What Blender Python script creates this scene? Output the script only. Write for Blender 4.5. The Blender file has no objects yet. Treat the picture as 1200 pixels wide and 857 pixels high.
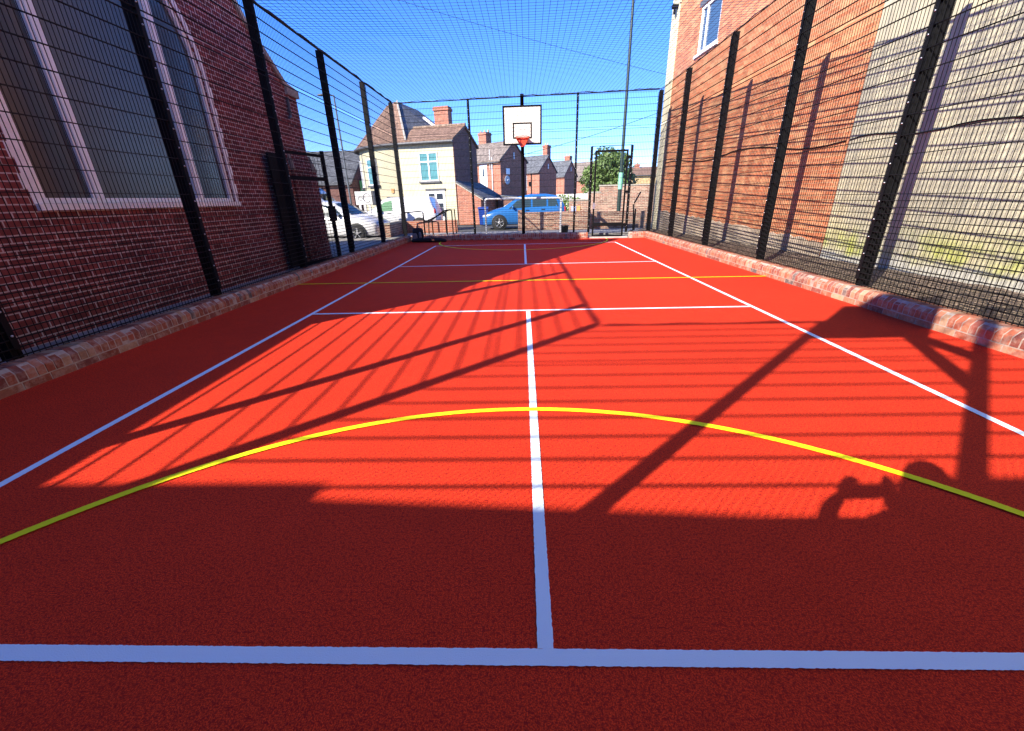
import bpy, bmesh, math, random
from mathutils import Vector, Matrix
R = math.radians
rnd = random.Random(7)
scene = bpy.context.scene
COL = scene.collection
MW = {}

# ------------------------------------------------------------------ helpers
class MB:
    """collects shapes, links them as ONE mesh object"""
    def __init__(s):
        s.v = []; s.f = []; s.c = []; s.sm = []
    def add(s, verts, faces, col=None, smooth=False):
        n = len(s.v); s.v += [tuple(p) for p in verts]
        for f in faces:
            s.f.append([n + i for i in f]); s.c.append(col); s.sm.append(smooth)
        return s
    def box(s, x0, x1, y0, y1, z0, z1, col=None):
        v = [(x0,y0,z0),(x1,y0,z0),(x1,y1,z0),(x0,y1,z0),(x0,y0,z1),(x1,y0,z1),(x1,y1,z1),(x0,y1,z1)]
        return s.add(v, [(0,3,2,1),(4,5,6,7),(0,1,5,4),(1,2,6,5),(2,3,7,6),(3,0,4,7)], col)
    def prism(s, poly, ax, a, b, col=None):
        """poly of 2D points extruded along axis ax from a to b. ax x:(y,z) y:(x,z) z:(x,y)"""
        def P(p, t):
            return {'x': (t, p[0], p[1]), 'y': (p[0], t, p[1]), 'z': (p[0], p[1], t)}[ax]
        n = len(poly)
        v = [P(p, a) for p in poly] + [P(p, b) for p in poly]
        f = [list(range(n))[::-1], list(range(n, 2*n))]
        f += [(i, (i+1) % n, n + (i+1) % n, n + i) for i in range(n)]
        return s.add(v, f, col)
    def bar(s, p0, p1, w, h=None, n=4, col=None, smooth=False, r1=None):
        """rod between two points; n sides"""
        p0 = Vector(p0); p1 = Vector(p1); d = (p1 - p0)
        if d.length < 1e-6: return s
        d.normalize()
        up = Vector((0,0,1)) if abs(d.z) < .95 else Vector((0,1,0))
        a = d.cross(up).normalized(); b = a.cross(d).normalized()
        h = w if h is None else h
        k = math.sqrt(2)/2 if n == 4 else .5
        v = []
        for (p, sc) in ((p0, 1), (p1, 1 if r1 is None else r1 / w)):
            for i in range(n):
                t = 2*math.pi*(i + .5)/n
                v.append(p + a*math.cos(t)*w*k*sc + b*math.sin(t)*h*k*sc)
        f = [(i, (i+1) % n, n+(i+1) % n, n+i) for i in range(n)]
        s.add(v, f, col, smooth)
        s.add(v[:n], [list(range(n))[::-1]], col); s.add(v[n:], [list(range(n))], col)
        return s
    def tube(s, pts, r, n=8, closed=False):
        pts = [Vector(p) for p in pts]; m = len(pts); v = []
        for i, p in enumerate(pts):
            if closed: d = pts[(i+1) % m] - pts[i-1]
            else: d = pts[min(i+1, m-1)] - pts[max(i-1, 0)]
            d.normalize()
            up = Vector((0,0,1)) if abs(d.z) < .95 else Vector((0,1,0))
            a = d.cross(up).normalized(); b = a.cross(d)
            rr = r[i] if isinstance(r, (list, tuple)) else r
            for k in range(n):
                t = 2*math.pi*k/n
                v.append(p + a*math.cos(t)*rr + b*math.sin(t)*rr)
        f = []
        for i in range(m if closed else m-1):
            j = (i+1) % m
            for k in range(n):
                f.append((i*n+k, i*n+(k+1) % n, j*n+(k+1) % n, j*n+k))
        s.add(v, f, None, True)
        if not closed:
            s.add(v[:n], [list(range(n))[::-1]]); s.add(v[-n:], [list(range(n))])
        return s
    def lathe(s, prof, c, ax='z', n=20, col=None):
        """prof: (r, t) along the axis through c"""
        v = []
        for (r, t) in prof:
            for k in range(n):
                a = 2*math.pi*k/n; p, q = r*math.cos(a), r*math.sin(a)
                o = {'z': (p, q, t), 'y': (p, t, q), 'x': (t, p, q)}[ax]
                v.append((c[0]+o[0], c[1]+o[1], c[2]+o[2]))
        f = []
        for i in range(len(prof)-1):
            for k in range(n):
                f.append((i*n+k, i*n+(k+1) % n, (i+1)*n+(k+1) % n, (i+1)*n+k))
        return s.add(v, f, col, True)
    def ell(s, c, r, nu=12, nv=8):
        v = []; f = []
        for i in range(nv+1):
            ph = math.pi*i/nv
            for k in range(nu):
                t = 2*math.pi*k/nu
                v.append((c[0]+r[0]*math.sin(ph)*math.cos(t), c[1]+r[1]*math.sin(ph)*math.sin(t), c[2]+r[2]*math.cos(ph)))
        for i in range(nv):
            for k in range(nu):
                f.append((i*nu+k, (i+1)*nu+k, (i+1)*nu+(k+1) % nu, i*nu+(k+1) % nu))
        return s.add(v, f, None, True)
    def build(s, name, mat, parent=None, local=False, fix=False):
        me = bpy.data.meshes.new(name)
        vs = s.v
        if parent is not None and not local:
            M = MW[parent].inverted(); vs = [tuple(M @ Vector(p)) for p in vs]
        me.from_pydata(vs, [], s.f)
        me.materials.append(mat)
        me.polygons.foreach_set('use_smooth', s.sm)
        if any(c is not None for c in s.c):
            at = me.color_attributes.new('tone', 'FLOAT_COLOR', 'CORNER'); i = 0
            for p, c in zip(me.polygons, s.c):
                c = c or (.5, .5, .5)
                for li in p.loop_indices: at.data[li].color = (c[0], c[1], c[2], 1)
        if fix:
            bm = bmesh.new(); bm.from_mesh(me); bmesh.ops.recalc_face_normals(bm, faces=bm.faces); bm.to_mesh(me); bm.free()
        me.update()
        o = bpy.data.objects.new(name, me); COL.objects.link(o)
        if parent is not None:
            o.parent = parent; MW[o] = MW[parent].copy()
        else: MW[o] = Matrix.Identity(4)
        return o

def tag(o, label, cat=None, group=None, kind=None):
    if label: o['label'] = label
    if cat: o['category'] = cat
    if group: o['group'] = group
    if kind: o['kind'] = kind
    return o
def thing(name, label, cat, loc=(0,0,0), rz=0, group=None):
    e = bpy.data.objects.new(name, None); COL.objects.link(e); e.empty_display_size = .2
    e.location = loc; e.rotation_euler = (0, 0, rz)
    MW[e] = Matrix.Translation(loc) @ Matrix.Rotation(rz, 4, 'Z')
    return tag(e, label, cat, group)

# plane figure with holes -> real openings with reveals
def wall_sheet(mb, outer, holes, place, depth):
    """outer/holes: 2D loops; place(u, v, d) -> 3D with d = depth behind the face"""
    bm = bmesh.new(); edges = []
    for loop in [outer] + holes:
        vs = [bm.verts.new((p[0], p[1], 0)) for p in loop]
        edges += [bm.edges.new((vs[i], vs[(i+1) % len(vs)])) for i in range(len(vs))]
    bmesh.ops.triangle_fill(bm, use_beauty=True, use_dissolve=False, edges=edges)
    bm.verts.index_update()
    mb.add([place(v.co.x, v.co.y, 0) for v in bm.verts], [[v.index for v in f.verts] for f in bm.faces])
    bm.free()
    for loop in holes:
        n = len(loop)
        mb.add([place(p[0], p[1], 0) for p in loop] + [place(p[0], p[1], depth) for p in loop],
               [(i, (i+1) % n, n+(i+1) % n, n+i) for i in range(n)])

# ------------------------------------------------------------------ materials
def nt(name):
    m = bpy.data.materials.new(name); m.use_nodes = True
    t = m.node_tree; b = t.nodes['Principled BSDF']
    return m, t, b
def lk(t, a, b): t.links.new(a, b)
def node(t, kind, **kw):
    n = t.nodes.new(kind)
    for k, v in kw.items():
        if k in n.inputs.keys() if hasattr(n.inputs, 'keys') else False: n.inputs[k].default_value = v
        else: setattr(n, k, v)
    return n
def math_n(t, op, a, b=None):
    n = t.nodes.new('ShaderNodeMath'); n.operation = op
    for i, x in enumerate((a, b)):
        if x is None: continue
        if hasattr(x, 'is_output'): lk(t, x, n.inputs[i])
        else: n.inputs[i].default_value = x
    return n.outputs[0]
def mixc(t, fac, a, b, mode='MIX'):
    n = t.nodes.new('ShaderNodeMix'); n.data_type = 'RGBA'; n.blend_type = mode
    for sock, x in ((n.inputs[0], fac), (n.inputs[6], a), (n.inputs[7], b)):
        if hasattr(x, 'is_output'): lk(t, x, sock)
        elif isinstance(x, (int, float)): sock.default_value = x
        else: sock.default_value = (x[0], x[1], x[2], 1)
    return n.outputs[2]
def noise(t, scale, detail=3, rough=.55, vec=None, out='Fac'):
    n = t.nodes.new('ShaderNodeTexNoise'); n.inputs['Scale'].default_value = scale
    n.inputs['Detail'].default_value = detail; n.inputs['Roughness'].default_value = rough
    if vec is not None: lk(t, vec, n.inputs['Vector'])
    return n.outputs[out]
def ramp(t, fac, lo, hi, a=0., b=1.):
    n = t.nodes.new('ShaderNodeMapRange'); lk(t, fac, n.inputs[0])
    n.inputs[1].default_value = lo; n.inputs[2].default_value = hi; n.inputs[3].default_value = a; n.inputs[4].default_value = b
    return n.outputs[0]
def objco(t):
    return t.nodes.new('ShaderNodeTexCoord').outputs['Object']
def bump(t, b, h, strength=.3, dist=.01):
    n = t.nodes.new('ShaderNodeBump'); n.inputs['Strength'].default_value = strength; n.inputs['Distance'].default_value = dist
    lk(t, h, n.inputs['Height']); lk(t, n.outputs[0], b.inputs['Normal'])
def plain(name, col, rough=.5, metal=0., var=.12, scale=6, spec=.5, bmp=0., bscale=80):
    m, t, b = nt(name); co = objco(t)
    f = noise(t, scale, 4, .6, co)
    k = ramp(t, f, .3, .7, 1-var, 1+var)
    v = t.nodes.new('ShaderNodeVectorMath'); v.operation = 'SCALE'; v.inputs[0].default_value = col; lk(t, k, v.inputs['Scale'])
    lk(t, v.outputs[0], b.inputs['Base Color'])
    b.inputs['Roughness'].default_value = rough; b.inputs['Metallic'].default_value = metal
    b.inputs['Specular IOR Level'].default_value = spec
    if bmp: bump(t, b, noise(t, bscale, 3, .6, co), bmp, .005)
    return m
def wall_uv(t):
    """object coordinates unrolled on whichever way the wall faces"""
    tc = t.nodes.new('ShaderNodeTexCoord')
    sp = t.nodes.new('ShaderNodeSeparateXYZ'); lk(t, tc.outputs['Object'], sp.inputs[0])
    sn = t.nodes.new('ShaderNodeSeparateXYZ'); lk(t, tc.outputs['Normal'], sn.inputs[0])
    nx = math_n(t, 'ABSOLUTE', sn.outputs[0]); ny = math_n(t, 'ABSOLUTE', sn.outputs[1]); nz = math_n(t, 'ABSOLUTE', sn.outputs[2])
    fx = math_n(t, 'GREATER_THAN', nx, ny)
    u = t.nodes.new('ShaderNodeMix'); lk(t, fx, u.inputs[0]); lk(t, sp.outputs[0], u.inputs[2]); lk(t, sp.outputs[1], u.inputs[3])
    top = math_n(t, 'GREATER_THAN', nz, .9)
    w = t.nodes.new('ShaderNodeMix'); lk(t, top, w.inputs[0]); lk(t, sp.outputs[2], w.inputs[2]); lk(t, sp.outputs[1], w.inputs[3])
    cb = t.nodes.new('ShaderNodeCombineXYZ'); lk(t, u.outputs[0], cb.inputs[0]); lk(t, w.outputs[0], cb.inputs[1])
    return cb.outputs[0], tc.outputs['Object'], sp.outputs[2]
def brick(name, c1, c2, mortar, bw=.225, rh=.075, ms=.006, var=.35, rough=.85, pale=None, palek=.25, soot=0., patch=None, bmp=.5):
    m, t, b = nt(name); uv, co, z = wall_uv(t)
    # a slight waviness so that courses are not ruled lines
    wob = noise(t, 3.0, 2, .5, co, 'Color')
    ad = t.nodes.new('ShaderNodeVectorMath'); ad.operation = 'MULTIPLY_ADD'
    lk(t, wob, ad.inputs[0]); ad.inputs[1].default_value = (.012, .012, 0); lk(t, uv, ad.inputs[2])
    n = t.nodes.new('ShaderNodeTexBrick'); lk(t, ad.outputs[0], n.inputs['Vector'])
    n.inputs['Scale'].default_value = 1; n.inputs['Brick Width'].default_value = bw; n.inputs['Row Height'].default_value = rh
    n.inputs['Mortar Size'].default_value = ms; n.inputs['Mortar Smooth'].default_value = .3; n.inputs['Bias'].default_value = 0
    n.inputs['Color1'].default_value = (*c1, 1); n.inputs['Color2'].default_value = (*c2, 1); n.inputs['Mortar'].default_value = (*mortar, 1)
    # brick by brick variation: noise sampled at brick-sized cells
    mp = t.nodes.new('ShaderNodeVectorMath'); mp.operation = 'MULTIPLY'; lk(t, uv, mp.inputs[0]); mp.inputs[1].default_value = (1/bw, 1/rh, 1)
    vo = t.nodes.new('ShaderNodeTexVoronoi'); vo.inputs['Scale'].default_value = 1; vo.inputs['Randomness'].default_value = .35; lk(t, mp.outputs[0], vo.inputs['Vector'])
    sv = t.nodes.new('ShaderNodeSeparateColor'); lk(t, vo.outputs['Color'], sv.inputs[0])
    k = ramp(t, sv.outputs[0], 0, 1, 1-var, 1+var*.8)
    k2 = ramp(t, noise(t, .9, 5, .65, co), .25, .75, .86, 1.14)
    k3 = ramp(t, noise(t, 38, 3, .7, co), .25, .75, .82, 1.16)
    kk = math_n(t, 'MULTIPLY', math_n(t, 'MULTIPLY', k, k2), k3)
    sc = t.nodes.new('ShaderNodeVectorMath'); sc.operation = 'SCALE'; lk(t, n.outputs['Color'], sc.inputs[0]); lk(t, kk, sc.inputs['Scale'])
    kmort = math_n(t, 'MULTIPLY', n.outputs['Fac'], .72)
    col = mixc(t, kmort, sc.outputs[0], n.outputs['Color'])
    if pale:
        pf = math_n(t, 'MULTIPLY', ramp(t, sv.outputs[1], .4, .9), ramp(t, noise(t, 1.6, 6, .7, co), .30, .66))
        col = mixc(t, math_n(t, 'MULTIPLY', pf, palek), col, pale)
    lk(t, col, b.inputs['Base Color']); b.inputs['Roughness'].default_value = rough; b.inputs['Specular IOR Level'].default_value = .25
    h = math_n(t, 'ADD', math_n(t, 'MULTIPLY', n.outputs['Fac'], -1.), math_n(t, 'MULTIPLY', noise(t, 60, 3, .7, co), .5))
    bump(t, b, h, bmp, .006)
    return m

M = {}
# red rubber court
def court_mat():
    m, t, b = nt('red_rubber'); co = objco(t)
    g = noise(t, 210, 2, .6, co); g2 = noise(t, 80, 4, .7, co); big = noise(t, .55, 4, .6, co); mid = noise(t, 7, 4, .6, co)
    base = mixc(t, ramp(t, g, .34, .62), (.36, .012, .010), (.96, .066, .016))
    base = mixc(t, ramp(t, g2, .50, .62, 0, .75), base, (.29, .008, .011))
    k = math_n(t, 'MULTIPLY', ramp(t, big, .3, .7, .92, 1.07), ramp(t, mid, .3, .7, .95, 1.05))
    sc = t.nodes.new('ShaderNodeVectorMath'); sc.operation = 'SCALE'; lk(t, base, sc.inputs[0]); lk(t, k, sc.inputs['Scale'])
    lk(t, sc.outputs[0], b.inputs['Base Color'])
    b.inputs['Roughness'].default_value = .9; b.inputs['Specular IOR Level'].default_value = .12
    bump(t, b, math_n(t, 'ADD', g, g2), .55, .004)
    return m
M['court'] = court_mat()
def paint(name, col):
    m, t, b = nt(name); co = objco(t)
    g = noise(t, 240, 2, .6, co); w = noise(t, 14, 5, .7, co)
    c = mixc(t, ramp(t, g, .2, .5, .16, 0), col, tuple(x*.72 for x in col))
    c = mixc(t, math_n(t, 'MULTIPLY', ramp(t, g, .62, .72), ramp(t, w, .52, .75, 0, .5)), c, (.45, .03, .02))
    lk(t, c, b.inputs['Base Color']); b.inputs['Roughness'].default_value = .75; b.inputs['Specular IOR Level'].default_value = .25
    bump(t, b, g, .4, .003)
    return m
M['white_paint'] = paint('white_line_paint', (.80, .89, .93))
M['yellow_paint'] = paint('yellow_line_paint', (.93, .84, .012))
M['black'] = plain('black_powder_coat', (.006, .006, .007), .7, 0, .2, 4, .1)
M['wire'] = plain('black_wire_coat', (.007, .007, .008), .7, 0, .1, 3, .15)
M['clip'] = plain('zinc_clip', (.55, .55, .56), .35, .8, .1)
M['twine'] = plain('net_twine', (.012, .03, .09), .8, 0, .1, 3)
M['rope'] = plain('border_rope', (.02, .02, .025), .8, 0, .2, 30)
M['church_brick'] = brick('dark_red_brick', (.25, .058, .052), (.18, .040, .037), (.56, .43, .41), .225, .075, .008, .38)
M['orange_brick'] = brick('orange_red_brick', (.55, .19, .088), (.46, .145, .066), (.47, .27, .155), .225, .075, .007, .24, .85, (.66, .40, .20), .65)
M['house_brick'] = brick('terrace_brick', (.42, .15, .085), (.33, .10, .06), (.40, .30, .24), .225, .075, .008, .25)
M['dim_brick'] = brick('brown_gable_brick', (.20, .085, .065), (.15, .06, .05), (.22, .16, .14), .225, .075, .008, .25)
M['garden_brick'] = brick('weathered_garden_brick', (.40, .20, .135), (.30, .13, .09), (.46, .38, .30), .225, .075, .012, .4, .9, (.55, .42, .30), .8)
M['buff_brick'] = brick('buff_brick', (.55, .38, .16), (.47, .31, .13), (.45, .38, .28))
M['stone'] = plain('pale_stone', (.42, .38, .31), .85, 0, .2, 9, .3, .3)
M['white_masonry'] = plain('white_masonry_paint', (.90, .87, .87), .7, 0, .08, 7, .3, .2)
M['upvc'] = plain('white_upvc', (.88, .88, .88), .3, 0, .03)
M['grey_lead'] = plain('grey_gutter', (.10, .10, .105), .5)
M['concrete'] = plain('concrete', (.42, .40, .37), .9, 0, .2, 5, .2, .3, 60)
M['asphalt'] = plain('asphalt', (.075, .074, .073), .9, 0, .25, 2.5, .3, .5, 150)
M['paving'] = plain('paving', (.30, .29, .28), .9, 0, .2, 3, .2, .3)
def gravel():
    m, t, b = nt('brown_gravel'); co = objco(t)
    v = t.nodes.new('ShaderNodeTexVoronoi'); v.inputs['Scale'].default_value = 38; lk(t, co, v.inputs['Vector'])
    s = t.nodes.new('ShaderNodeSeparateColor'); lk(t, v.outputs['Color'], s.inputs[0])
    c = mixc(t, s.outputs[0], (.16, .105, .07), (.42, .31, .22))
    c = mixc(t, ramp(t, v.outputs['Distance'], .35, .7), c, (.07, .05, .035))
    c = mixc(t, ramp(t, noise(t, 3, 4, .6, co), .5, .75, 0, .5), c, (.10, .09, .045))
    lk(t, c, b.inputs['Base Color']); b.inputs['Roughness'].default_value = .95
    bump(t, b, math_n(t, 'MULTIPLY', v.outputs['Distance'], -1), .9, .02)
    return m
M['gravel'] = gravel()
def render_mat():
    m, t, b = nt('weathered_cement_render'); uv, co, z = wall_uv(t)
    sp = t.nodes.new('ShaderNodeSeparateXYZ'); lk(t, co, sp.inputs[0])
    st = t.nodes.new('ShaderNodeCombineXYZ'); lk(t, math_n(t, 'MULTIPLY', sp.outputs[1], 7.), st.inputs[0]); lk(t, math_n(t, 'MULTIPLY', sp.outputs[2], .55), st.inputs[1])
    streak = noise(t, 1.0, 5, .65, st.outputs[0]); blot = noise(t, 1.1, 6, .65, co); fine = noise(t, 26, 4, .7, co)
    c = mixc(t, ramp(t, blot, .35, .68), (.40, .365, .255), (.58, .535, .375))
    c = mixc(t, ramp(t, streak, .40, .68, 0, .8), c, (.24, .23, .19))
    c = mixc(t, ramp(t, noise(t, .5, 3, .6, co), .45, .65, 0, .7), c, (.58, .49, .26))
    c = mixc(t, ramp(t, fine, .3, .7, .25, 0), c, (.28, .26, .22))
    # algae grows on the damp foot of the render
    zz = math_n(t, 'ADD', z, math_n(t, 'MULTIPLY', math_n(t, 'SUBTRACT', blot, .5), .55))
    band = math_n(t, 'MULTIPLY', ramp(t, zz, .33, .52), ramp(t, zz, .92, .62))
    c = mixc(t, math_n(t, 'MULTIPLY', band, ramp(t, noise(t, 2.2, 4, .6, co), .42, .62, 0, .85)), c, (.34, .37, .055))
    c = mixc(t, math_n(t, 'MULTIPLY', ramp(t, zz, .46, .34), .75), c, (.40, .39, .36))
    lk(t, c, b.inputs['Base Color']); b.inputs['Roughness'].default_value = .92; b.inputs['Specular IOR Level'].default_value = .2
    bump(t, b, math_n(t, 'ADD', fine, blot), .4, .012)
    return m
M['render'] = render_mat()
M['plinth'] = plain('grey_cement_plinth', (.40, .32, .24), .95, 0, .4, 1.6, .2, .5, 30)
M['cream'] = plain('cream_wall_paint', (.54, .49, .33), .75, 0, .06, 1.5, .3, .15, 20)
M['quoin'] = plain('painted_quoin', (.62, .55, .36), .8, 0, .15, 3, .3, .2)
def tiles(name, c1, c2, rh=.11, bw=.17):
    m = brick(name, c1, c2, tuple(x*.35 for x in c1), bw, rh, .008, .35, .8, None, 0, bmp=.8)
    return m
M['tile_brown'] = tiles('brown_roof_tiles', (.30, .185, .125), (.22, .13, .09))
M['tile_tan'] = tiles('tan_roof_tiles', (.33, .24, .17), (.26, .19, .14))
M['slate'] = tiles('grey_slates', (.15, .155, .165), (.11, .115, .125), .1, .2)
M['slate_brown'] = tiles('brownish_slates', (.26, .21, .175), (.20, .16, .135), .1, .2)
def glass(name, col, rough=.06):
    m, t, b = nt(name)
    f = noise(t, 1.2, 3, .5, objco(t))
    lk(t, mixc(t, f, tuple(x*.75 for x in col), tuple(x*1.25 for x in col)), b.inputs['Base Color'])
    b.inputs['Roughness'].default_value = rough; b.inputs['Specular IOR Level'].default_value = .7
    return m
M['glass'] = glass('dark_window_glass', (.035, .045, .06))
M['church_glass'] = glass('church_glazing', (.05, .06, .064), .24)
M['blue_glass'] = glass('curtained_glass', (.10, .26, .28), .12)
M['sky_glass'] = glass('upstairs_glass', (.05, .10, .17), .03)
M['car_glass'] = glass('car_glass', (.03, .05, .05), .04)
M['green_glass'] = glass('green_tinted_glass', (.22, .42, .24), .06)
def carpaint(name, col):
    m, t, b = nt(name)
    f = noise(t, 3, 3, .5, objco(t)); lk(t, mixc(t, f, tuple(x*.93 for x in col), col), b.inputs['Base Color'])
    b.inputs['Roughness'].default_value = .3; b.inputs['Coat Weight'].default_value = .8; b.inputs['Coat Roughness'].default_value = .05
    return m
M['blue_car'] = carpaint('metallic_blue_paint', (.018, .125, .36))
M['white_car'] = carpaint('white_car_paint', (.80, .80, .80))
M['tyre'] = plain('tyre_rubber', (.02, .02, .02), .85)
M['alloy'] = plain('alloy_wheel', (.55, .55, .56), .35, .7)
M['lamp_glass'] = glass('clear_lamp_glass', (.6, .6, .58), .1)
M['red_lamp'] = glass('red_lamp_glass', (.5, .02, .02), .1)
M['galv'] = plain('galvanised_pipe', (.72, .73, .74), .5, .1, .12, 12)
M['white_board'] = plain('white_board', (.80, .79, .76), .5, 0, .04)
M['cream_board'] = plain('backboard_panel', (.66, .63, .55), .5, 0, .04, 40)
M['rim_red'] = plain('orange_red_steel', (.62, .065, .02), .45, 0, .1)
M['dkgreen'] = plain('dark_green_column_paint', (.014, .032, .026), .45, 0, .2)
M['lime_sleeve'] = plain('pale_green_sleeve', (.22, .55, .36), .5)
M['green_banner'] = plain('bright_green_banner', (.18, .62, .25), .6)
M['steel_lamp'] = plain('grey_lamp_column', (.12, .13, .14), .5, .2)
M['bark'] = plain('bark', (.09, .065, .045), .95, 0, .3, 14, .2, .8, 30)
def leafmat(name, a, bcol):
    m, t, b = nt(name)
    at = t.nodes.new('ShaderNodeAttribute'); at.attribute_name = 'tone'
    s = t.nodes.new('ShaderNodeSeparateColor'); lk(t, at.outputs['Color'], s.inputs[0])
    c = mixc(t, s.outputs[0], a, bcol); lk(t, c, b.inputs['Base Color'])
    b.inputs['Roughness'].default_value = .55
    try:
        b.inputs['Subsurface Weight'].default_value = 0
        b.inputs['Transmission Weight'].default_value = 0
    except Exception: pass
    return m
M['leaf'] = leafmat('tree_leaves', (.030, .060, .012), (.13, .20, .045))
M['hedge_leaf'] = leafmat('hedge_leaves', (.06, .11, .015), (.20, .30, .05))
def kerbmat():
    m, t, b = nt('edging_bricks'); co = objco(t)
    at = t.nodes.new('ShaderNodeAttribute'); at.attribute_name = 'tone'
    n1 = noise(t, 26, 4, .65, co); n2 = noise(t, 9, 4, .7, co)
    k = ramp(t, n1, .25, .75, .75, 1.2)
    sc = t.nodes.new('ShaderNodeVectorMath'); sc.operation = 'SCALE'; lk(t, at.outputs['Color'], sc.inputs[0]); lk(t, k, sc.inputs['Scale'])
    c = mixc(t, ramp(t, n2, .46, .72, 0, .66), sc.outputs[0], (.52, .40, .30))
    lk(t, c, b.inputs['Base Color']); b.inputs['Roughness'].default_value = .88; b.inputs['Specular IOR Level'].default_value = .25
    bump(t, b, math_n(t, 'ADD', n1, n2), .6, .004)
    return m
M['kerb'] = kerbmat()
M['mortar'] = plain('lime_mortar', (.40, .33, .27), .95, 0, .2, 20, .2, .4)
M['fabric_black'] = plain('black_fabric', (.018, .018, .021), .8, 0, .25, 20, .3, .4, 120)
M['fabric_grey'] = plain('grey_fabric', (.13, .14, .15), .8, 0, .2, 20, .3, .4, 120)
M['plastic_black'] = plain('black_plastic', (.02, .022, .022), .4)
M['plastic_blue'] = plain('blue_plastic', (.01, .045, .26), .4)
M['skin'] = plain('skin', (.45, .27, .19), .55, 0, .05)
M['cloth_dark'] = plain('dark_cloth', (.03, .035, .05), .85, 0, .2, 15)
M['hair'] = plain('brown_hair', (.03, .02, .012), .7)
M['pvc_white'] = plain('white_downpipe', (.70, .70, .70), .4)
M['orange_notice'] = plain('orange_notice', (.7, .35, .12), .6)
M['blue_notice'] = plain('pale_blue_notice', (.45, .52, .85), .6)
M['grey_print'] = plain('grey_print', (.25, .25, .26), .6)

# ------------------------------------------------------------------ camera
cam = bpy.data.cameras.new('camera'); co_ = bpy.data.objects.new('camera', cam); COL.objects.link(co_); scene.camera = co_
cam.sensor_fit = 'HORIZONTAL'; cam.sensor_width = 36; cam.lens = 476.8/1200*36; cam.clip_start = .02; cam.clip_end = 1500
pit, rol, yaw = .3888, -.0260, .0334
f0 = Vector((-math.sin(yaw), math.cos(yaw), 0)); r0 = Vector((math.cos(yaw), math.sin(yaw), 0)); zz = Vector((0,0,1))
fw = f0*math.cos(pit) - zz*math.sin(pit); u0 = f0*math.sin(pit) + zz*math.cos(pit)
r_ = r0*math.cos(rol) + u0*math.sin(rol); u_ = -r0*math.sin(rol) + u0*math.cos(rol)
m = Matrix((( r_.x, u_.x, -fw.x, -.059), (r_.y, u_.y, -fw.y, -.892), (r_.z, u_.z, -fw.z, 1.426), (0,0,0,1)))
co_.matrix_world = m

# ------------------------------------------------------------------ light
SX, SY = 1.167, 1.132               # how far a shadow runs per metre of height
el = math.atan(1/math.hypot(SX, SY)); to_sun = Vector((-SX, -SY, 1)).normalized()
sun = bpy.data.lights.new('sun', 'SUN'); sun.energy = 5.0; sun.angle = R(.5); sun.color = (1, .92, .80)
so = bpy.data.objects.new('sun', sun); COL.objects.link(so); so.rotation_euler = to_sun.to_track_quat('Z', 'Y').to_euler(); so.location = (-20, -20, 25)
w = bpy.data.worlds.new('World'); scene.world = w; w.use_nodes = True
wt = w.node_tree; bg = wt.nodes['Background']
sky = wt.nodes.new('ShaderNodeTexSky'); sky.sky_type = 'NISHITA'; sky.sun_disc = False
sky.sun_elevation = el; sky.sun_rotation = math.atan2(to_sun.x, to_sun.y)
sky.air_density = 1.0; sky.dust_density = 0; sky.ozone_density = 3; sky.altitude = 2000
hs_ = wt.nodes.new('ShaderNodeHueSaturation'); hs_.inputs['Saturation'].default_value = 1.25
mx_ = wt.nodes.new('ShaderNodeMix'); mx_.data_type = 'RGBA'; mx_.blend_type = 'MULTIPLY'; mx_.inputs[0].default_value = 1; mx_.inputs[7].default_value = (.76, .79, 1.14, 1)
wt.links.new(sky.outputs[0], hs_.inputs['Color']); wt.links.new(hs_.outputs[0], mx_.inputs[6]); wt.links.new(mx_.outputs[2], bg.inputs[0]); bg.inputs[1].default_value = .15
scene.view_settings.view_transform = 'Standard'; scene.view_settings.look = 'None'; scene.view_settings.gamma = 1
scene.view_settings.exposure = 1.34

# ------------------------------------------------------------------ ground
tag(MB().add([(-400,-300,-.03),(400,-300,-.03),(400,700,-.03),(-400,700,-.03)], [(0,1,2,3)]).build('ground', M['asphalt']), 'grey asphalt yard and street around the court', kind='structure')
tag(MB().box(-4.5, 4.5, -1.5, 15.3, -.02, 0).build('court_surface', M['court']), 'red rubber sports court', kind='structure')
tag(MB().box(-5.35, -4.585, -1.7, 15.6, -.02, .07).box(-9.5, -5.35, 10.5, 15.6, -.02, .06).build('alley_paving', M['paving']), 'grey paving of the alley beside the church', kind='structure')
def gravel_bed():
    b = MB(); nx, ny = 26, 160; v = []
    for j in range(ny+1):
        y = -4 + j*.13
        x1 = 5.83 - .075*(y-6) + .03
        for i in range(nx+1):
            t = i/nx; x = 4.58 + (x1-4.58)*t
            v.append((x, y, .14 + .10*t*t + rnd.uniform(-.012, .012)))
    f = [(j*(nx+1)+i, j*(nx+1)+i+1, (j+1)*(nx+1)+i+1, (j+1)*(nx+1)+i) for j in range(ny) for i in range(nx)]
    return b.add(v, f, None, True)
tag(gravel_bed().build('gravel_strip', M['gravel']), 'brown gravel strip between fence and wall', kind='structure')
tag(MB().box(-9, 7.5, 15.62, 17.7, -.02, .13).build('pavement', M['paving']), 'pavement behind the far fence', kind='structure')

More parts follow.
